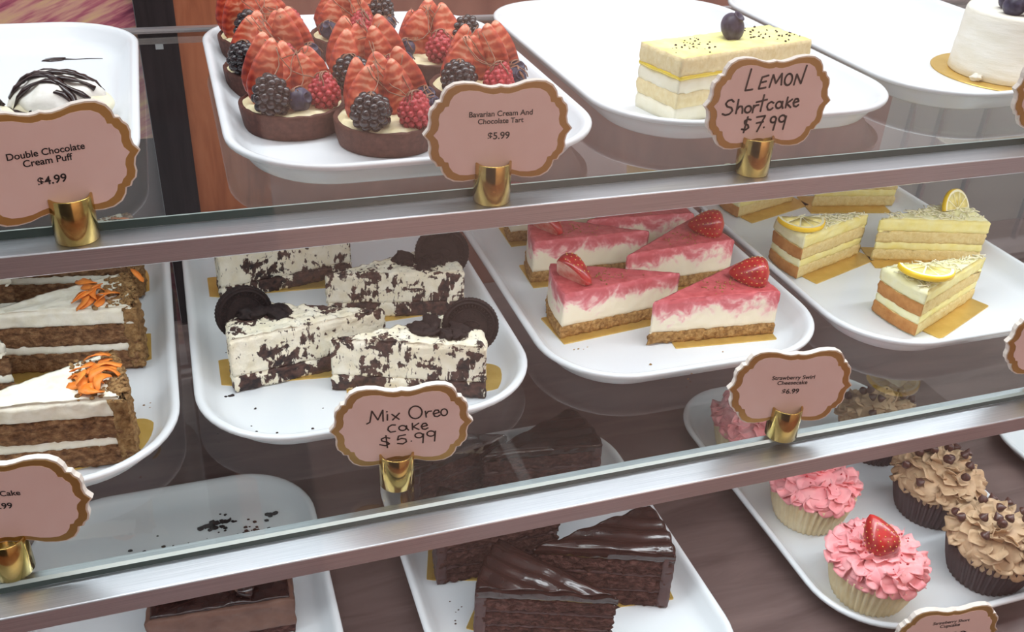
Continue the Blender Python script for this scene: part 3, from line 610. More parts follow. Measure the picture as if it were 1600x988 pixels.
# ------------------------------------------------------------------ cream puffs
def puff(label, x, y, rz, seed, sx=0.034, sy=0.026, sz=0.024):
    rnd = random.Random(seed); t = thing('cream_puff', label, 'cream puff', (x, y, ZT['top']), rz, 'cream puffs on the tray')
    def surf(px, py):
        q = 1-(px/sx)**2-(py/sy)**2; return 0.010+sz*math.sqrt(max(q, 0))
    m = MB(); m.blob((0, 0, 0.0120), 1.0, seed, 4, (sx*1.04, sy*1.04, 0.0118), 0.06); m.obj('choux_shell', MT['puff_shell'], t)
    m = MB(); m.blob((-0.002, 0, 0.0130), 1.0, seed+2, 4, (sx*0.94, sy*0.94, sz*0.92), 0.22); m.obj('cream', MT['puff_cream'], t)
    d = MB()
    for q in range(8):
        yy = -sy*0.8+q*sy*1.6/7; pts = []
        for k in range(13):
            u = -0.85+1.7*k/12; px = u*sx*0.95; py = yy+0.0035*math.sin(u*4+q*1.3)
            qd = 1-(px/sx/0.95)**2-(py/sy/0.95)**2; pts.append((px-0.002, py, 0.0130+sz*0.94*math.sqrt(max(0.0, qd))+0.0004))
        d.tube(pts, [0.0005+0.0026*abs(math.sin(k*0.9+q*2.1)) for k in range(13)], 7, flat=0.6)
    d.obj('chocolate_drizzle', MT['dark_choc'], t); return t
puff('cream puff with dark drizzle rising above its price sign', -0.079, 0.184, -0.35, 3, 0.033, 0.026, 0.0225)
puff('cream puff with dark drizzle at the left edge of the picture', -0.139, 0.162, -0.2, 8, 0.033, 0.026, 0.021)
m = MB(); m.blob((0, 0, 0.0006), 1.0, 4, 3, (0.0085, 0.0045, 0.0010), 0.3); m.tube([(0.006, -0.001, 0.0005), (0.016, -0.004, 0.0004), (0.026, -0.005, 0.0004), (0.036, -0.008, 0.0003)], [0.0008, 0.0004, 0.0003, 0.0002], 5)
o = m.obj('chocolate_smear', MT['dark_choc'], None); o.location = (-0.095, 0.335, ZT['top']); o.rotation_euler = (0, 0, 0.15)
tag(o, 'dark chocolate smear on the bare floor of the cream puff tray', 'smear')

# ------------------------------------------------------------------ lemon shortcake and the round white cake
def quad(pts): return [(x, y, 0) for x, y in pts]
t = thing('lemon_shortcake', 'tall lemon shortcake bar topped with a blueberry on its own tray', 'cake', (0.4010, 0.1300, ZT['top']), 0.235)
q = quad([(-0.066, -0.0235), (0.066, -0.0235), (0.066, 0.0235), (-0.066, 0.0235)])
part('cream_base', slab(q, 0.0, 0.0100, [MT['short_cream']], 0.0009, 120, 1, 0.003, 0.001), t)
part('sponge', slab(q, 0.0095, 0.0185, [MT['short_sponge'], MT['short_cream']], 0.0009, 200, 2, 0.003, 0.0006), t)
part('cream_layer', slab(q, 0.0180, 0.0270, [MT['short_cream']], 0.0009, 120, 3, 0.003, 0.0008, taper=lambda u: -0.0006*u), t)
q2 = quad([(-0.0665, -0.0238), (0.0665, -0.0238), (0.0665, 0.0238), (-0.0665, 0.0238)])
part('lemon_curd', slab(q2, 0.0266, 0.0290, [MT['short_curd']], 0.0009, 130, 4, 0.003, 0.0006), t)
part('top_sponge', slab(q2, 0.0286, 0.0400, [MT['short_sponge'], MT['short_yellow']], 0.0008, 220, 5, 0.0028, 0.0008, capmat=1, topamp=0.0006), t)
me = addmesh('blueberry', BLUE, t, (0.006, 0.004, 0.0468), (0.5, 0.2, 0), (1.12, 1.12, 1.0))
s = MB(); rnd = random.Random(2)
t.scale = (1, 1, 1.25)
for k in range(70):
    cx = rnd.choice([-0.045, -0.035, 0.02, 0.042, 0.05]); s.blob((max(-.062, min(.062, rnd.gauss(cx, 0.011))), max(-.021, min(.021, rnd.gauss(0, 0.012))), 0.0403), rnd.uniform(0.0004, 0.0012), k, 1, (1, 1, 0.6), 0.5)
tag(s.obj('chocolate_flecks', MT['speck'], t), kind='stuff')
wc = (0.7080, 0.1560); bz = ZT['top']
m = MB(); m.loft(lathe([(0.0635, 0.0), (0.0640, 0.0006), (0.0635, 0.0012)], 64)); o = m.obj('cake_board', MT['gold_board'], None, smooth=False); o.location = (wc[0], wc[1], bz); tag(o, 'round gold cake board under the white cake', 'cake board', 'gold cake cards')
t = thing('white_cake', 'round cake in cream icing topped with blueberries and raspberries', 'cake', (wc[0], wc[1], bz+BH))
m = MB(); off = Vector((3, 5, 1))
pr = [(0.0482, 0), (0.0495, 0.001)]+[(0.0495-0.0030*k/8, 0.001+0.052*k/8) for k in range(1, 9)]+[(0.0455, 0.0550), (0.0430, 0.0560), (0.036, 0.0558), (0.026, 0.0556), (0.014, 0.0556), (0.003, 0.0556)]
m.loft(lathe(pr, 72, lambda a, z: 1+0.010*noise.noise(Vector((math.cos(a)*1.6, math.sin(a)*1.6, z*120))+off)+0.004*noise.noise(Vector((math.cos(a)*7, math.sin(a)*7, z*260))+off))); m.obj('icing', MT['white_icing'], t)
m = MB(); m.blob((-0.049, -0.018, 0.003), 0.0045, 2, 3, (1.2, 1, 0.7), 0.5); m.obj('icing_dollop', MT['white_icing'], t)
for nm, me, p, s_ in [('blueberry', BLUE, (-0.026, -0.014, 0.063), 1.15), ('blueberry', BLUE, (-0.015, -0.026, 0.063), 0.95), ('raspberry', RASP, (0.000, -0.030, 0.065), 1.25), ('raspberry', RASP, (0.002, -0.012, 0.067), 1.25), ('blueberry', BLUE, (-0.016, 0.004, 0.063), 1.0), ('raspberry', RASP, (0.018, -0.022, 0.066), 1.2), ('blackberry', BLACK, (0.016, 0.0, 0.066), 1.1)]:
    addmesh(nm, me, t, p, (random.uniform(-.5, .5), random.uniform(-.5, .5), random.uniform(0, 3)), (s_,)*3)

# ------------------------------------------------------------------ carrot cake
def shred_mesh(seed):
    rnd = random.Random(seed); n = 9; L = rnd.uniform(0.018, 0.028); w = rnd.uniform(0.0022, 0.0034); cur = rnd.uniform(60, 150)*rnd.choice((-1, 1)); lift = rnd.uniform(0.001, 0.005)
    x = y = 0.0; a = 0.0; rings = []
    for k in range(n):
        u = k/(n-1); ww = w*(0.35+0.65*math.sin(PI*min(1, max(0.08, u)))); z = lift*math.sin(PI*u*rnd.uniform(0.9, 1.1)); nx, ny = -math.sin(a), math.cos(a); tw = 0.0009*math.sin(u*5+seed)
        rings.append([(x-nx*ww, y-ny*ww, z-tw), (x+nx*ww, y+ny*ww, z+tw), (x+nx*ww, y+ny*ww, z+tw+0.0008), (x-nx*ww, y-ny*ww, z-tw+0.0008)])
        x += math.cos(a)*L/n; y += math.sin(a)*L/n; a += cur*L/n
    m = MB(); m.loft(rings); return m.mesh('carrot_shred', MT['carrot'])
SHRED = [shred_mesh(k) for k in range(6)]
def carrot_cake(label, side, cor, tip, seed, shreds=11):
    a = 0.27; (x, y), th, L = wedge_place(side, cor, tip, a); t = thing('carrot_cake_slice', label, 'cake slice', (x, y, ZC['mid']), th, 'carrot cake slices'); fp = wedge(L-0.002, a)
    part('lower_sponge', slab(fp, 0.0, 0.0165, [MT['carrot_sponge']], 0.0018, 240, seed, 0.0022), t)
    part('middle_cream', slab(wedge(L-0.003, a-0.006), 0.0158, 0.0235, [MT['cream']], 0.0009, 160, seed+1, 0.0024), t)
    part('upper_sponge', slab(fp, 0.0228, 0.0395, [MT['carrot_sponge']], 0.0018, 240, seed+2, 0.0022, topamp=0.002), t)
    part('top_cream', slab(wedge(L-0.003, a-0.004), 0.0385, 0.0545, [MT['cream']], 0.0014, 130, seed+3, 0.0024, 0.0030, top=lambda px, py: -0.0000-0.05*max(0, -px-0.01), topamp=0.0012), t)
    rim = wedge(L-0.001, a+0.006, 0.0022, L*0.925)
    part('crumb_coating', slab(rim, 0.0, 0.0548, [MT['carrot_crumb']], 0.0026, 230, seed+4, 0.0021, 0.0050, topamp=0.0020), t)
    s = MB(); rnd = random.Random(seed+9)
    for k in range(190): s.blob((0.4*L-min(0.03, rnd.expovariate(1/0.011)), rnd.uniform(-0.92, 0.92)*L*a*0.85, 0.0550), rnd.uniform(0.0007, 0.0024), k, 1, (1, 1, 0.6), 0.5)
    tag(s.obj('crumbs', MT['carrot_crumb'], t), kind='stuff')
    for k in range(shreds):
        ax = 0.4*L-0.026+rnd.gauss(0, 0.012); ay = rnd.gauss(-0.002, 0.010); an = rnd.uniform(0, 2*PI)
        addmesh('carrot_shred', SHRED[k % 6], t, (ax-0.008*math.cos(an), ay-0.008*math.sin(an), 0.0548+0.0008*(k % 5)), (rnd.uniform(-0.3, 0.3), rnd.uniform(-0.2, 0.2), an))
    g = th+(-a if side == 'R' else a)
    mx, my = (cor[0]+tip[0])/2, (cor[1]+tip[1])/2
    board('gold card under '+label, (x+0.004*math.cos(th), y+0.004*math.sin(th), ZT['mid']), th, L*0.98, 0.040, 0.012)
    return t
carrot_cake('front carrot cake slice with orange shreds beside the Cake sign', 'R', (-0.061, 0.035), (-0.177, 0.049), 11, 13)
carrot_cake('second carrot cake slice behind the front one', 'R', (-0.055, 0.152), (-0.169, 0.171), 21, 12)
carrot_cake('carrot cake slice at the back under the upper rail', 'R', (-0.055, 0.264), (-0.169, 0.283), 31, 6)
carrot_cake('carrot cake slice cut by the left edge between the front two', 'L', (-0.252, 0.118), (-0.139, 0.131), 41, 4)
carrot_cake('carrot cake slice cut by the left edge near the upper rail', 'L', (-0.258, 0.225), (-0.146, 0.239), 51, 4)

# ------------------------------------------------------------------ cookies and cream cake
def cookie_mesh():
    m = MB(); R = 0.0235; th = 0.0042; n = 96
    def ring(r, y, rid=0.0): return [((r+rid*(k % 2))*math.cos(2*PI*k/n), y, (r+rid*(k % 2))*math.sin(2*PI*k/n)) for k in range(n)]
    rr = [ring(0.002, -th*.62), ring(0.012, -th*.62), ring(0.0190, -th*.62), ring(0.0194, -th*.80), ring(0.0200, -th*.80), ring(0.0206, -th*.62), ring(R-0.0018, -th*.66, .0001), ring(R-0.0005, -th*.95, -.0005), ring(R, -th*.55, -.0009), ring(R, th*.55, -.0009), ring(R-0.0005, th*.95, -.0005), ring(R-0.0018, th*.66), ring(0.0206, th*.62), ring(0.012, th*.62), ring(0.002, th*.62)]
    m.loft(rr)
    for q in range(40):                                   # raised ticks of the embossed rim
        a = 2*PI*q/40
        for sg in (-1, 1):
            c, s = math.cos(a), math.sin(a); r0, r1 = 0.0158, 0.0182; w = 0.00035; y0 = sg*th*.60; y1 = sg*th*.74
            m.add([(r0*c-w*s, y0, r0*s+w*c), (r1*c-w*s, y0, r1*s+w*c), (r1*c+w*s, y0, r1*s-w*c), (r0*c+w*s, y0, r0*s-w*c), (r0*c-w*s, y1, r0*s+w*c), (r1*c-w*s, y1, r1*s+w*c), (r1*c+w*s, y1, r1*s-w*c), (r0*c+w*s, y1, r0*s-w*c)], [(0, 1, 2, 3), (4, 5, 6, 7), (0, 4, 5, 1), (1, 5, 6, 2), (2, 6, 7, 3), (3, 7, 4, 0)])
    for sg in (-1, 1):
        for rad in (0.0145, 0.0075):
            pts = [(rad*math.cos(2*PI*k/32), sg*th*.64, rad*math.sin(2*PI*k/32)*(0.62 if rad < 0.01 else 1)) for k in range(33)]; m.tube(pts, 0.00045, 4)
    me = m.mesh('cookie', MT['cookie'], True)
    bm = bmesh.new(); bm.from_mesh(me); bmesh.ops.recalc_face_normals(bm, faces=bm.faces); bm.to_mesh(me); bm.free(); return me
COOKIE = cookie_mesh()
def oreo_cake(label, side, cor, tip, seed, cook, h=0.0500):
    a = 0.25; (x, y), th, L = wedge_place(side, cor, tip, a); t = thing('cookie_cake_slice', label, 'cake slice', (x, y, ZC['mid']), th, 'cookies and cream cake slices')
    part('crumb_base', slab(wedge(L, a), 0.0, 0.0135, [MT['oreo_base']], 0.0016, 190, seed, 0.0022), t)
    part('cream_body', slab(wedge(L-0.001, a), 0.0128, h, [MT['oreo_cream']], 0.0013, 160, seed+1, 0.0022, 0.0018, topamp=0.0020), t)
    (cx, cy, cz), (r1, r2_, r3), sc = cook
    if sc: addmesh('cookie', COOKIE, t, (cx, cy, cz), (r1, r2_, r3-th), (sc,)*3)
    rnd = random.Random(seed+5)
    for k in range(7 if sc else 3):
        m = MB(); m.blob((0, 0, 0), 1.0, seed+k, 3, (rnd.uniform(0.006, 0.012), rnd.uniform(0.0045, 0.008), rnd.uniform(0.0028, 0.0048)), 0.7)
        m.obj('cookie_chunk', MT['cookie'], t, loc=(cx*0.55+rnd.uniform(-0.026, 0.012), rnd.uniform(-0.010, 0.010), h+rnd.uniform(-0.0005, 0.003)), rot=(rnd.uniform(-.4, .4), rnd.uniform(-.4, .4), rnd.uniform(0, 3)))
    board('gold card under '+label, (x+0.002*math.cos(th), y+0.002*math.sin(th), ZT['mid']), th, L*0.98+0.008, 0.036, 0.012)
    return t
oreo_cake('front left cookies and cream slice with cookie at left end', 'L', (0.0090, 0.1010), (0.1280, 0.1180), 61, ((0.034, -0.006, 0.0480), (-0.15, 0.15, 0.15), 0.92), 0.0465)
oreo_cake('front right cookies and cream slice just behind its price sign', 'R', (0.1880, 0.0460), (0.0790, 0.0870), 71, ((0.036, 0.002, 0.0470), (-0.25, -0.1, -0.35), 0.92), 0.0455)
oreo_cake('back left cookies and cream slice under the upper rail', 'L', (0.0100, 0.2400), (0.1270, 0.2620), 81, ((0.034, 0.0, 0.048), (-0.1, 0.2, 0.3), 0.92), 0.0465)
oreo_cake('rear right cookies and cream slice with cookie at right end', 'R', (0.2060, 0.1680), (0.0920, 0.1920), 91, ((0.032, 0.000, 0.0480), (-0.2, -0.1, -0.15), 1.0), 0.0420)

# ------------------------------------------------------------------ strawberry swirl cheesecake
def cheesecake(label, side, cor, tip, seed, berry=True):
    a = 0.255; (x, y), th, L = wedge_place(side, cor, tip, a); t = thing('cheesecake_slice', label, 'cake slice', (x, y, ZC['mid']), th, 'strawberry swirl cheesecake slices')
    part('biscuit_crust', slab(wedge(L+0.001, a), 0.0, 0.0110, [MT['graham']], 0.0019, 260, seed, 0.0021), t)
    part('filling', slab(wedge(L-0.001, a), 0.0100, 0.0420, [MT['swirl'], MT['straw_glaze']], 0.0007, 130, seed+1, 0.0024, 0.0012, capmat=1, topamp=0.0006), t)
    s = MB(); rnd = random.Random(seed)
    for k in range(46): s.blob((rnd.gauss(0.0, 0.012), rnd.gauss(0, 0.006), 0.0424), rnd.uniform(0.0003, 0.0010), k, 1, (1, 1, .6), .5)
    tag(s.obj('biscuit_crumbs', MT['graham'], t), kind='stuff')
    if berry:
        if side == 'L': strawberry(t, (0.030, 0.006, 0.0505), (0.5, 0.25, -th-0.9), 1.12, True)
        else: strawberry(t, (0.028, -0.004, 0.0505), (0.9, 0.15, -th+2.6), 1.10)
    sg = -1 if side == 'R' else 1
    ph = math.atan2(cor[1]-tip[1], cor[0]-tip[0]); nx, ny = -math.sin(ph), math.cos(ph)
    if ny < 0: nx, ny = -nx, -ny
    bx = tip[0]+(cor[0]-tip[0])*0.60+nx*0.014; by = tip[1]+(cor[1]-tip[1])*0.60+ny*0.014
    board('gold card under '+label, (bx, by, ZT['mid']), ph, 0.092, 0.044)
    return t
cheesecake('front right pink swirl cheesecake slice nearest its price sign', 'R', (0.4550, 0.0730), (0.3410, 0.0840), 101)
cheesecake('front left pink swirl cheesecake slice with a halved strawberry', 'L', (0.2740, 0.1115), (0.3870, 0.1240), 111)
cheesecake('second row right cheesecake slice with a whole strawberry', 'R', (0.4660, 0.1700), (0.3540, 0.1650), 121)
cheesecake('second row left pink swirl cheesecake slice touching the upper rail', 'L', (0.2820, 0.2080), (0.3960, 0.2050), 131)
cheesecake('back right pink swirl cheesecake slice under the upper rail', 'R', (0.4560, 0.2300), (0.3460, 0.2400), 141, False)
cheesecake('back left cheesecake slice of which only a corner shows', 'L', (0.2890, 0.2920), (0.4020, 0.2900), 151, False)

# ------------------------------------------------------------------ lemon cake
def lemon_half(parent, loc, rot, s=1.0):
    o = thing('lemon_slice', None, None); del_ = o; bpy.data.objects.remove(o)
    R = 0.0215; th = 0.0024; n = 22
    def half(r, y): return [(r*math.cos(PI*k/n), y, r*math.sin(PI*k/n)) for k in range(n+1)]
    m = MB(); rings = [half(R-0.0010, -th), half(R, -th*.7), half(R, th*.7), half(R-0.0010, th)]
    m.loft(rings, False, False, closed=False); m.loft([half(R-0.0022, -th*.99), half(R-0.0010, -th)], False, False, 1, False); m.loft([half(R-0.0010, th), half(R-0.0022, th*.99)], False, False, 1, False)
    f = half(R-0.0022, -th*.99)+[]; g = half(R-0.0022, th*.99)
    m.add(f+[(0, -th*.9, 0)], [(k+1, k, n+1) for k in range(n)], 1); m.add(g+[(0, th*.9, 0)], [(k, k+1, n+1) for k in range(n)], 1)
    m.add([(-R, -th*.7, 0), (R, -th*.7, 0), (R, th*.7, 0), (-R, th*.7, 0)], [(0, 1, 2, 3)], 1)
    o = m.obj('lemon_slice', [MT['lemon_peel'], MT['lemon_pith']], parent, loc=loc, rot=rot, scl=(s, s, s))
    for q in range(5):
        a0, a1 = PI*(q+0.07)/5, PI*(q+0.93)/5; m = MB(); rr = R-0.0034
        out = [(0.0022*math.cos((a0+a1)/2), 0.0022*math.sin((a0+a1)/2))]+[(rr*math.cos(a0+(a1-a0)*k/5), rr*math.sin(a0+(a1-a0)*k/5)) for k in range(6)]
        m.loft([[(px, -th-0.0004, pz) for px, pz in out], [(px, th+0.0004, pz) for px, pz in out]]); m.obj('segment', MT['lemon_flesh'], o)
    return o
def lemon_cake(label, side, cor, tip, seed, lem=None):
    a = 0.235; (x, y), th, L = wedge_place(side, cor, tip, a); t = thing('lemon_cake_slice', label, 'cake slice', (x, y, ZC['mid']), th, 'lemon cake slices'); fp = wedge(L, a); B = {1: 1}
    part('lower_sponge', slab(fp, 0.0, 0.0120, [MT['lemon_sponge'], MT['lemon_brown']], 0.0012, 260, seed, 0.0023, tagmat=B), t)
    part('middle_cream', slab(wedge(L-0.0015, a-0.004), 0.0114, 0.0200, [MT['lemon_cream'], MT['lemon_top']], 0.0008, 140, seed+1, 0.0024, tagmat=B), t)
    part('upper_sponge', slab(fp, 0.0194, 0.0315, [MT['lemon_sponge'], MT['lemon_brown']], 0.0012, 260, seed+2, 0.0023, tagmat=B), t)
    part('top_cream', slab(wedge(L+0.0008, a), 0.0308, 0.0455, [MT['lemon_cream'], MT['lemon_top']], 0.0011, 120, seed+3, 0.0024, 0.0024, tagmat=B, capmat=1, topamp=0.0010), t)
    s = MB(); rnd = random.Random(seed)
    for k in range(130):
        u = rnd.random()**0.7; px = -0.55*L+u*0.92*L; py = rnd.uniform(-.85, .85)*(px+0.6*L)*math.tan(a); an = rnd.uniform(0, PI); l = rnd.uniform(0.002, 0.0055); z = 0.0458+rnd.uniform(0, 0.0016)
        s.tube([(px-l*math.cos(an), py-l*math.sin(an), z), (px, py, z+rnd.uniform(0, .0015)), (px+l*math.cos(an), py+l*math.sin(an), z+rnd.uniform(-.0008, .0015))], 0.0005, 4)
    tag(s.obj('white_shavings', MT['white_shred'], t), kind='stuff')
    if lem: lemon_half(t, lem[0], (lem[1][0], lem[1][1], lem[1][2]-th), lem[2])
    ph = math.atan2(cor[1]-tip[1], cor[0]-tip[0]); nx, ny = -math.sin(ph), math.cos(ph)
    if ny < 0: nx, ny = -nx, -ny
    f = 0.42
    board('gold card under '+label, (tip[0]+(cor[0]-tip[0])*f+nx*0.006, tip[1]+(cor[1]-tip[1])*f+ny*0.006, ZT['mid']), ph, 0.092, 0.044)
    return t
lemon_cake('front yellow lemon cake slice with a lemon slice on its broad end', 'L', (0.5745, 0.0370), (0.6730, 0.0800), 161, ((0.022, 0.004, 0.0530), (1.50, 0.0, -0.50), 1.10))
lemon_cake('left lemon cake slice with a lemon slice lying flat', 'L', (0.5310, 0.1545), (0.6230, 0.1850), 171, ((0.026, 0.000, 0.0510), (1.62, 0.0, -0.30), 1.05))
lemon_cake('right yellow lemon cake slice with a lemon slice standing up', 'R', (0.7320, 0.1400), (0.6270, 0.1720), 181, ((0.022, 0.004, 0.0465), (-0.45, 0.10, 0.25), 0.95))
lemon_cake('rear yellow lemon cake slice under the upper rail', 'R', (0.7350, 0.2780), (0.6420, 0.2980), 191)
lemon_cake('back left lemon cake slice of which only the base shows', 'L', (0.5450, 0.2900), (0.6300, 0.3160), 201)

# ------------------------------------------------------------------ chocolate cake, slab
def choc_cake(label, side, cor, tip, seed, h=0.066):
    a = 0.27; (x, y), th, L = wedge_place(side, cor, tip, a); t = thing('chocolate_cake_slice', label, 'cake slice', (x, y, ZC['bot']), th, 'chocolate cake slices'); z = 0.0; n = 3; hs = (h-0.010)/n
    for k in range(n):
        part('sponge', slab(wedge(L-0.002, a), z, z+hs-0.0026, [MT['choc_sponge']], 0.0030, 230, seed+k, 0.0020), t)
        if k < n-1: part('frosting_layer', slab(wedge(L-0.003, a-0.004), z+hs-0.0032, z+hs+0.0004, [MT['choc_frost']], 0.0010, 200, seed+k+5, 0.0024), t)
        z += hs
    part('side_frosting', slab(wedge(L-0.001, a+0.004, 0.002, L*0.93), 0.0, h-0.0060, [MT['choc_frost']], 0.0012, 120, seed+9, 0.0024), t)
    def wav(px, py): return 0.0015*math.sin((py*1.0+px*0.22)*420+2.2*noise.noise(Vector((px*22, py*30, seed))))+0.0009*noise.noise(Vector((px*60, py*90, seed)))-0.06*max(0, -px-0.02)
    part('glaze', slab(wedge(L, a+0.004, 0.0015), z-0.0034, h-0.002, [MT['choc_glaze']], 0.0010, 110, seed+12, 0.0020, 0.0022, top=wav, topamp=0.0003), t)
    board('gold card under '+label, (x, y, ZT['bot']), th, L*0.92, 0.046)
    return t
choc_cake('front chocolate cake slice with glossy ridged glaze', 'L', (0.1750, 0.0090), (0.2830, -0.0300), 211, 0.060)
choc_cake('right chocolate cake slice standing behind the front one', 'R', (0.3440, -0.0060), (0.2330, 0.0370), 221)
choc_cake('left chocolate cake slice crossing under the middle rail', 'L', (0.1600, 0.0740), (0.2720, 0.0720), 231)
choc_cake('rear right chocolate cake slice seen through the middle glass shelf', 'R', (0.3430, 0.1500), (0.2270, 0.1660), 241)
choc_cake('rear left chocolate cake slice below the handwritten 5.99 sign', 'L', (0.1590, 0.1600), (0.2600, 0.1890), 251)
t = thing('chocolate_slab', 'rectangular chocolate coated slab cake in the bottom left tray', 'cake', (-0.0220, 0.0840, ZT['bot']), -0.06)
q = quad([(-0.0560, -0.0230), (0.0560, -0.0230), (0.0560, 0.0230), (-0.0560, 0.0230)])
part('cake_base', slab(q, 0.0, 0.0120, [MT['choc_sponge']], 0.0018, 220, 5, 0.0024), t)
q = quad([(-0.0575, -0.0250), (0.0575, -0.0250), (0.0575, 0.0250), (-0.0575, 0.0250)])
part('coating', slab(q, 0.0110, 0.0400, [MT['choc_coat']], 0.0012, 110, 6, 0.0022, 0.0010), t)
q = quad([(-0.0540, -0.0215), (0.0540, -0.0215), (0.0540, 0.0215), (-0.0540, 0.0215)])
part('filling', slab(q, 0.0395, 0.0425, [MT['choc_glaze']], 0.0008, 110, 8, 0.0026, 0.0010, topamp=0.0016), t)
def curl_mesh(seed, mat, R=0.006, w=0.006):
    m = MB(); rings = []
    for k in range(15):
        a = 0.3+k*0.32; r = R*(1-0.03*k); x, z = r*math.cos(a), r*math.sin(a); nx, nz_ = math.cos(a), math.sin(a)
        rings.append([(x, -w, z), (x, w, z+0.001*math.sin(k)), (x+nx*0.0007, w, z+nz_*0.0007+0.001*math.sin(k)), (x+nx*0.0007, -w, z+nz_*0.0007)])
    m.loft(rings); return m.mesh('chocolate_curl', mat)
CURL = [curl_mesh(1, MT['choc_glaze']), curl_mesh(2, MT['choc_coat'], 0.005, 0.009), curl_mesh(3, MT['cream'], 0.004, 0.005)]
rnd = random.Random(12)
for k in range(22):
    addmesh('chocolate_curl', CURL[0 if k % 4 else (2 if k % 8 == 0 else 1)], t, (rnd.uniform(-0.045, 0.048), rnd.uniform(-0.015, 0.018), 0.0460+rnd.uniform(0, 0.004)), (rnd.uniform(-.5, .5), rnd.uniform(-.5, .5), rnd.uniform(0, PI)))
o = addmesh('chocolate_curl', CURL[0], None, (-0.135, 0.066, ZT['bot']+0.006), (0.2, 0, 0.6), (1.8, 1.6, 1.2)); tag(o, 'dark chocolate curl lying on the bottom left tray at the picture edge', 'chocolate curl')
o = addmesh('white_chocolate_curl', CURL[2], None, (-0.106, 0.062, ZT['bot']+0.004), (0.1, 0, 0.2), (1.3, 1.3, 1.1)); tag(o, 'pale cream curl lying on the bottom left tray left of the slab', 'chocolate curl')

# ------------------------------------------------------------------ cupcakes
def wrapper_mesh(mat, seed):
    m = MB(); n = 40*4; pr = [(0.0255, 0.0), (0.0262, 0.0006), (0.0285, 0.010), (0.0310, 0.022), (0.0332, 0.033), (0.0326, 0.0332), (0.0300, 0.024)]
    rings = []
    for li, (r, z) in enumerate(pr):
        amp = 0.0018*min(1, 0.35+z/0.02)
        rings.append([((r+amp*math.cos(40*2*PI*k/n))*math.cos(2*PI*k/n), (r+amp*math.cos(40*2*PI*k/n))*math.sin(2*PI*k/n), z+(0.0012*noise.noise(Vector((k*0.11, seed, 0))) if li in (4, 5) else 0)) for k in range(n)])
    m.loft(rings); return m.mesh('baking_cup', mat)
WR = {'pink': wrapper_mesh(MT['paper_white'], 1), 'mocha': wrapper_mesh(MT['paper_brown'], 2)}
def petal(m, M4, w, l, cup, curl, rnd):
    nu, nv = 7, 6; g = []; ph = rnd.uniform(0, 6)
    for j in range(nv):
        t = j/(nv-1)
        for i in range(nu):
            s = -1+2*i/(nu-1); ww = w*(0.30+0.70*math.sin(PI*(0.12+0.56*t)))
            x = s*ww; y = l*t*(1-0.18*s*s); z = cup*(s*s)*(0.3+t)+curl*t*t+0.0011*t*math.sin(s*4.2+ph); g.append(Vector((x, y, z)))
    th = 0.0009; top = [M4 @ v for v in g]; bot = [M4 @ (v-Vector((0, 0, th*(1.7-1.2*(k//nu)/(nv-1))))) for k, v in enumerate(g)]; N = nu*nv; fs = []
    for j in range(nv-1):
        for i in range(nu-1):
            a = j*nu+i; fs.append((a, a+1, a+nu+1, a+nu)); fs.append((N+a, N+a+nu, N+a+nu+1, N+a+1))
    edge = [i for i in range(nu)]+[j*nu+nu-1 for j in range(1, nv)]+[(nv-1)*nu+i for i in range(nu-2, -1, -1)]+[j*nu for j in range(nv-2, 0, -1)]
    for k in range(len(edge)): a, b = edge[k], edge[(k+1) % len(edge)]; fs.append((b, a, N+a, N+b))
    m.add(top+bot, fs)
def frosting_mesh(mat, seed, R=0.0365, H=0.020):
    rnd = random.Random(seed); m = MB(); m.blob((0, 0, 0), 1.0, seed, 4, (R*0.90, R*0.90, H*0.82), 0.10)
    rows = [(1.42, 21, 0.0100), (1.18, 20, 0.0105), (0.92, 17, 0.0105), (0.66, 13, 0.0100), (0.40, 8, 0.0095), (0.14, 4, 0.0085)]
    for th, n, w in rows:
        for k in range(n):
            az = 2*PI*(k+rnd.uniform(-.3, .3))/n; t = th+rnd.uniform(-.10, .10); nrm = Vector((math.sin(t)*math.cos(az), math.sin(t)*math.sin(az), math.cos(t)))
            p = Vector((nrm.x*R*0.86, nrm.y*R*0.86, nrm.z*H*0.80)); down = Vector((math.cos(t)*math.cos(az), math.cos(t)*math.sin(az), -math.sin(t)))
            tilt = rnd.uniform(0.45, 1.15); yv = (down*math.cos(tilt)+nrm*math.sin(tilt)).normalized(); tw = rnd.uniform(-0.7, 0.7); side = nrm.cross(down).normalized()
            yv = (Matrix.Rotation(tw, 3, nrm) @ yv).normalized(); xv = (Matrix.Rotation(tw, 3, nrm) @ side).normalized(); zv = xv.cross(yv)
            if zv.dot(nrm) < 0: xv = -xv; zv = -zv
            M3 = Matrix((xv, yv, zv)).transposed().to_4x4(); M3.translation = p-yv*0.004
            petal(m, M3, w*rnd.uniform(.50, .78), rnd.uniform(0.009, 0.0135), rnd.uniform(0.001, 0.0038), rnd.uniform(-0.004, 0.003), rnd)
    return m.mesh('frosting', mat)
FR = {('pink', k): frosting_mesh(MT['pink_frost'], 3+k) for k in range(2)}; FR.update({('mocha', k): frosting_mesh(MT['mocha_frost'], 13+k, 0.0365, 0.024) for k in range(2)})
def chip_mesh():
    m = MB(); m.loft(lathe([(0.0022, 0), (0.0034, 0.0008), (0.0036, 0.0018), (0.0028, 0.0034), (0.0015, 0.0048), (0.0006, 0.0060), (0.0002, 0.0066)], 14)); return m.mesh('chocolate_chip', MT['chip'])
CHIP = chip_mesh()
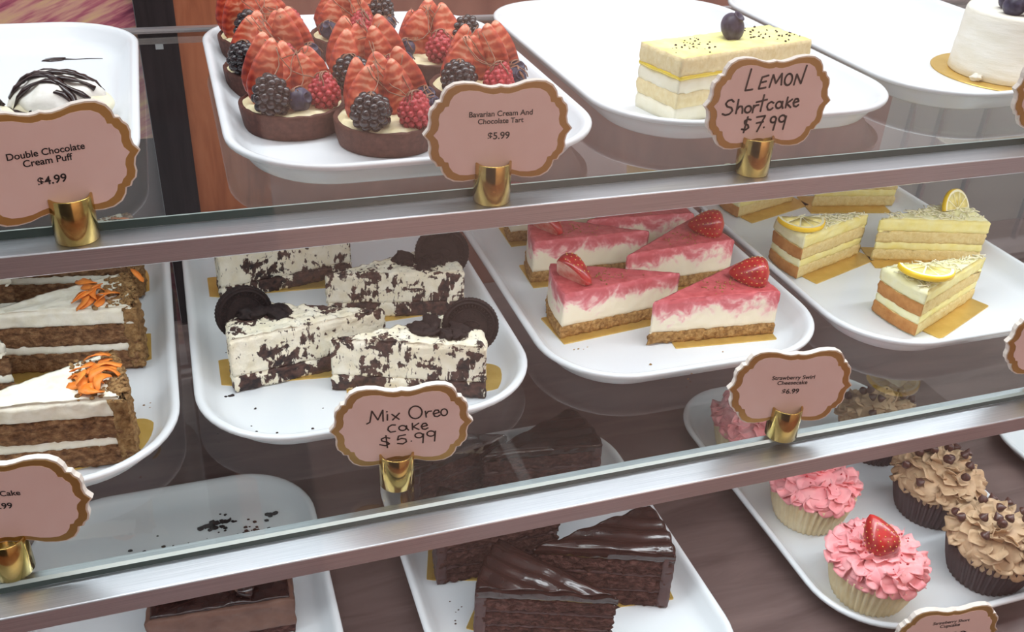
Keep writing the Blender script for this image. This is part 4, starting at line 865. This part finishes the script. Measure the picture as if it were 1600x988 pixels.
def cupcake(label, kind, x, y, seed, berry=False):
    rnd = random.Random(seed); t = thing('cupcake', label, 'cupcake', (x, y, ZT['bot']), rnd.uniform(0, 6), kind+' cupcakes'); t.scale = (1.2, 1.2, 1.15); addmesh('baking_cup', WR[kind], t)
    H = 0.020 if kind == 'pink' else 0.024; fz = 0.0340; addmesh('frosting', FR[(kind, seed % 2)], t, (0, 0, fz))
    if kind == 'mocha':
        for k in range(16):
            th = rnd.uniform(0.1, 1.15); az = 2*PI*k/16+rnd.uniform(-.3, .3); n_ = Vector((math.sin(th)*math.cos(az), math.sin(th)*math.sin(az), math.cos(th)))
            addmesh('chocolate_chip', CHIP, t, (n_.x*0.0365, n_.y*0.0365, fz+n_.z*(H*0.8+0.007)), (rnd.uniform(-1, 1), rnd.uniform(-1, 1), 0), (1.05,)*3)
    else:
        s = MB()
        for k in range(60): th = rnd.uniform(0, 0.8); az = rnd.uniform(0, 2*PI); s.blob((math.sin(th)*math.cos(az)*0.034, math.sin(th)*math.sin(az)*0.034, fz+math.cos(th)*(H*0.8+0.0055)), rnd.uniform(0.0004, 0.0011), k, 1, amp=0.5)
        tag(s.obj('berry_crumbs', MT['red_bits'], t), kind='stuff')
        if berry: strawberry(t, (0.0, 0.004, fz+H*0.8+0.009), (0.3, -0.85, 1.9-t.rotation_euler.z), 1.0)
    return t
cupcake('front pink frosted cupcake topped with a strawberry', 'pink', 0.5310, -0.0380, 4, True)
cupcake('rear pink frosted cupcake touching the middle rail', 'pink', 0.5350, 0.0660, 5)
cupcake('front brown mocha cupcake with chocolate chips at the right edge', 'mocha', 0.6520, -0.0490, 6)
cupcake('second mocha cupcake with chocolate chips behind the front one', 'mocha', 0.6600, 0.0390, 7)
cupcake('mocha cupcake seen mostly through the middle glass shelf', 'mocha', 0.6640, 0.1380, 8)
cupcake('faint pink cupcake seen through the glass behind the strawberry sign', 'pink', 0.5300, 0.1720, 9)

# ------------------------------------------------------------------ loose crumbs on the trays
def crumbs(label, mat, pts, lev, seed, name='cake_crumbs'):
    rnd = random.Random(seed); m = MB()
    for cx, cy, sp, n, r in pts:
        for k in range(n):
            rr = rnd.uniform(0.35, 1.0)*r; m.blob((rnd.gauss(cx, sp), rnd.gauss(cy, sp*0.6), ZT[lev]+rr*0.4), rr, k+seed, 1, (1.2, 0.9, 0.6), 0.6)
    return tag(m.obj(name, mat, None), label, 'crumbs', kind='stuff')
crumbs('dark cookie crumbs scattered over the cookies and cream tray', MT['cookie'], [(0.02, 0.16, 0.012, 5, 0.0012), (0.015, 0.05, 0.02, 6, 0.0013), (0.085, 0.05, 0.02, 8, 0.0012), (0.20, 0.06, 0.006, 5, 0.0016), (0.0, 0.10, 0.004, 5, 0.0022)], 'mid', 1)
crumbs('brown crumbs beside the carrot cake slices', MT['carrot_crumb'], [(-0.048, 0.10, 0.006, 6, 0.0014), (-0.045, 0.19, 0.004, 3, 0.0018)], 'mid', 2)
crumbs('biscuit crumbs in front of the cheesecake slices', MT['graham'], [(0.285, 0.095, 0.006, 4, 0.0012), (0.36, 0.055, 0.02, 6, 0.0012)], 'mid', 3)
crumbs('dark cake crumbs strewn over the bottom left tray', MT['cookie'], [(-0.026, 0.206, 0.005, 26, 0.0030), (-0.012, 0.207, 0.005, 14, 0.0024), (0.008, 0.190, 0.012, 34, 0.0020), (0.028, 0.205, 0.003, 5, 0.0034), (-0.044, 0.165, 0.004, 3, 0.0030), (-0.080, 0.190, 0.008, 4, 0.0022), (-0.045, 0.185, 0.03, 10, 0.0012)], 'bot', 4)
crumbs('dark cake crumbs around the chocolate cake slices', MT['choc_sponge'], [(0.165, 0.045, 0.012, 8, 0.0010), (0.17, 0.095, 0.008, 8, 0.0010), (0.33, -0.035, 0.012, 6, 0.0010)], 'bot', 5)

# ------------------------------------------------------------------ slanted front glass of the case
m = MB(); zb, zt = -0.46, 0.34; f_ = lambda z: -0.036+0.386*z; th = 0.005
vs = [(x, f_(z)+d, z) for x in (X0, X1) for z, d in ((zb, 0), (zb, th), (zt, th), (zt, 0))]
m.add(vs, [(0, 3, 2, 1), (4, 5, 6, 7), (0, 4, 7, 3), (1, 2, 6, 5), (0, 1, 5, 4), (3, 7, 6, 2)])
me = m.mesh('window_1', MT['front_glass'], False)
bm = bmesh.new(); bm.from_mesh(me); bmesh.ops.recalc_face_normals(bm, faces=bm.faces); bm.to_mesh(me); bm.free()
tag(addmesh('window_1', me), 'slanted clear front glass of the display case', kind='structure')
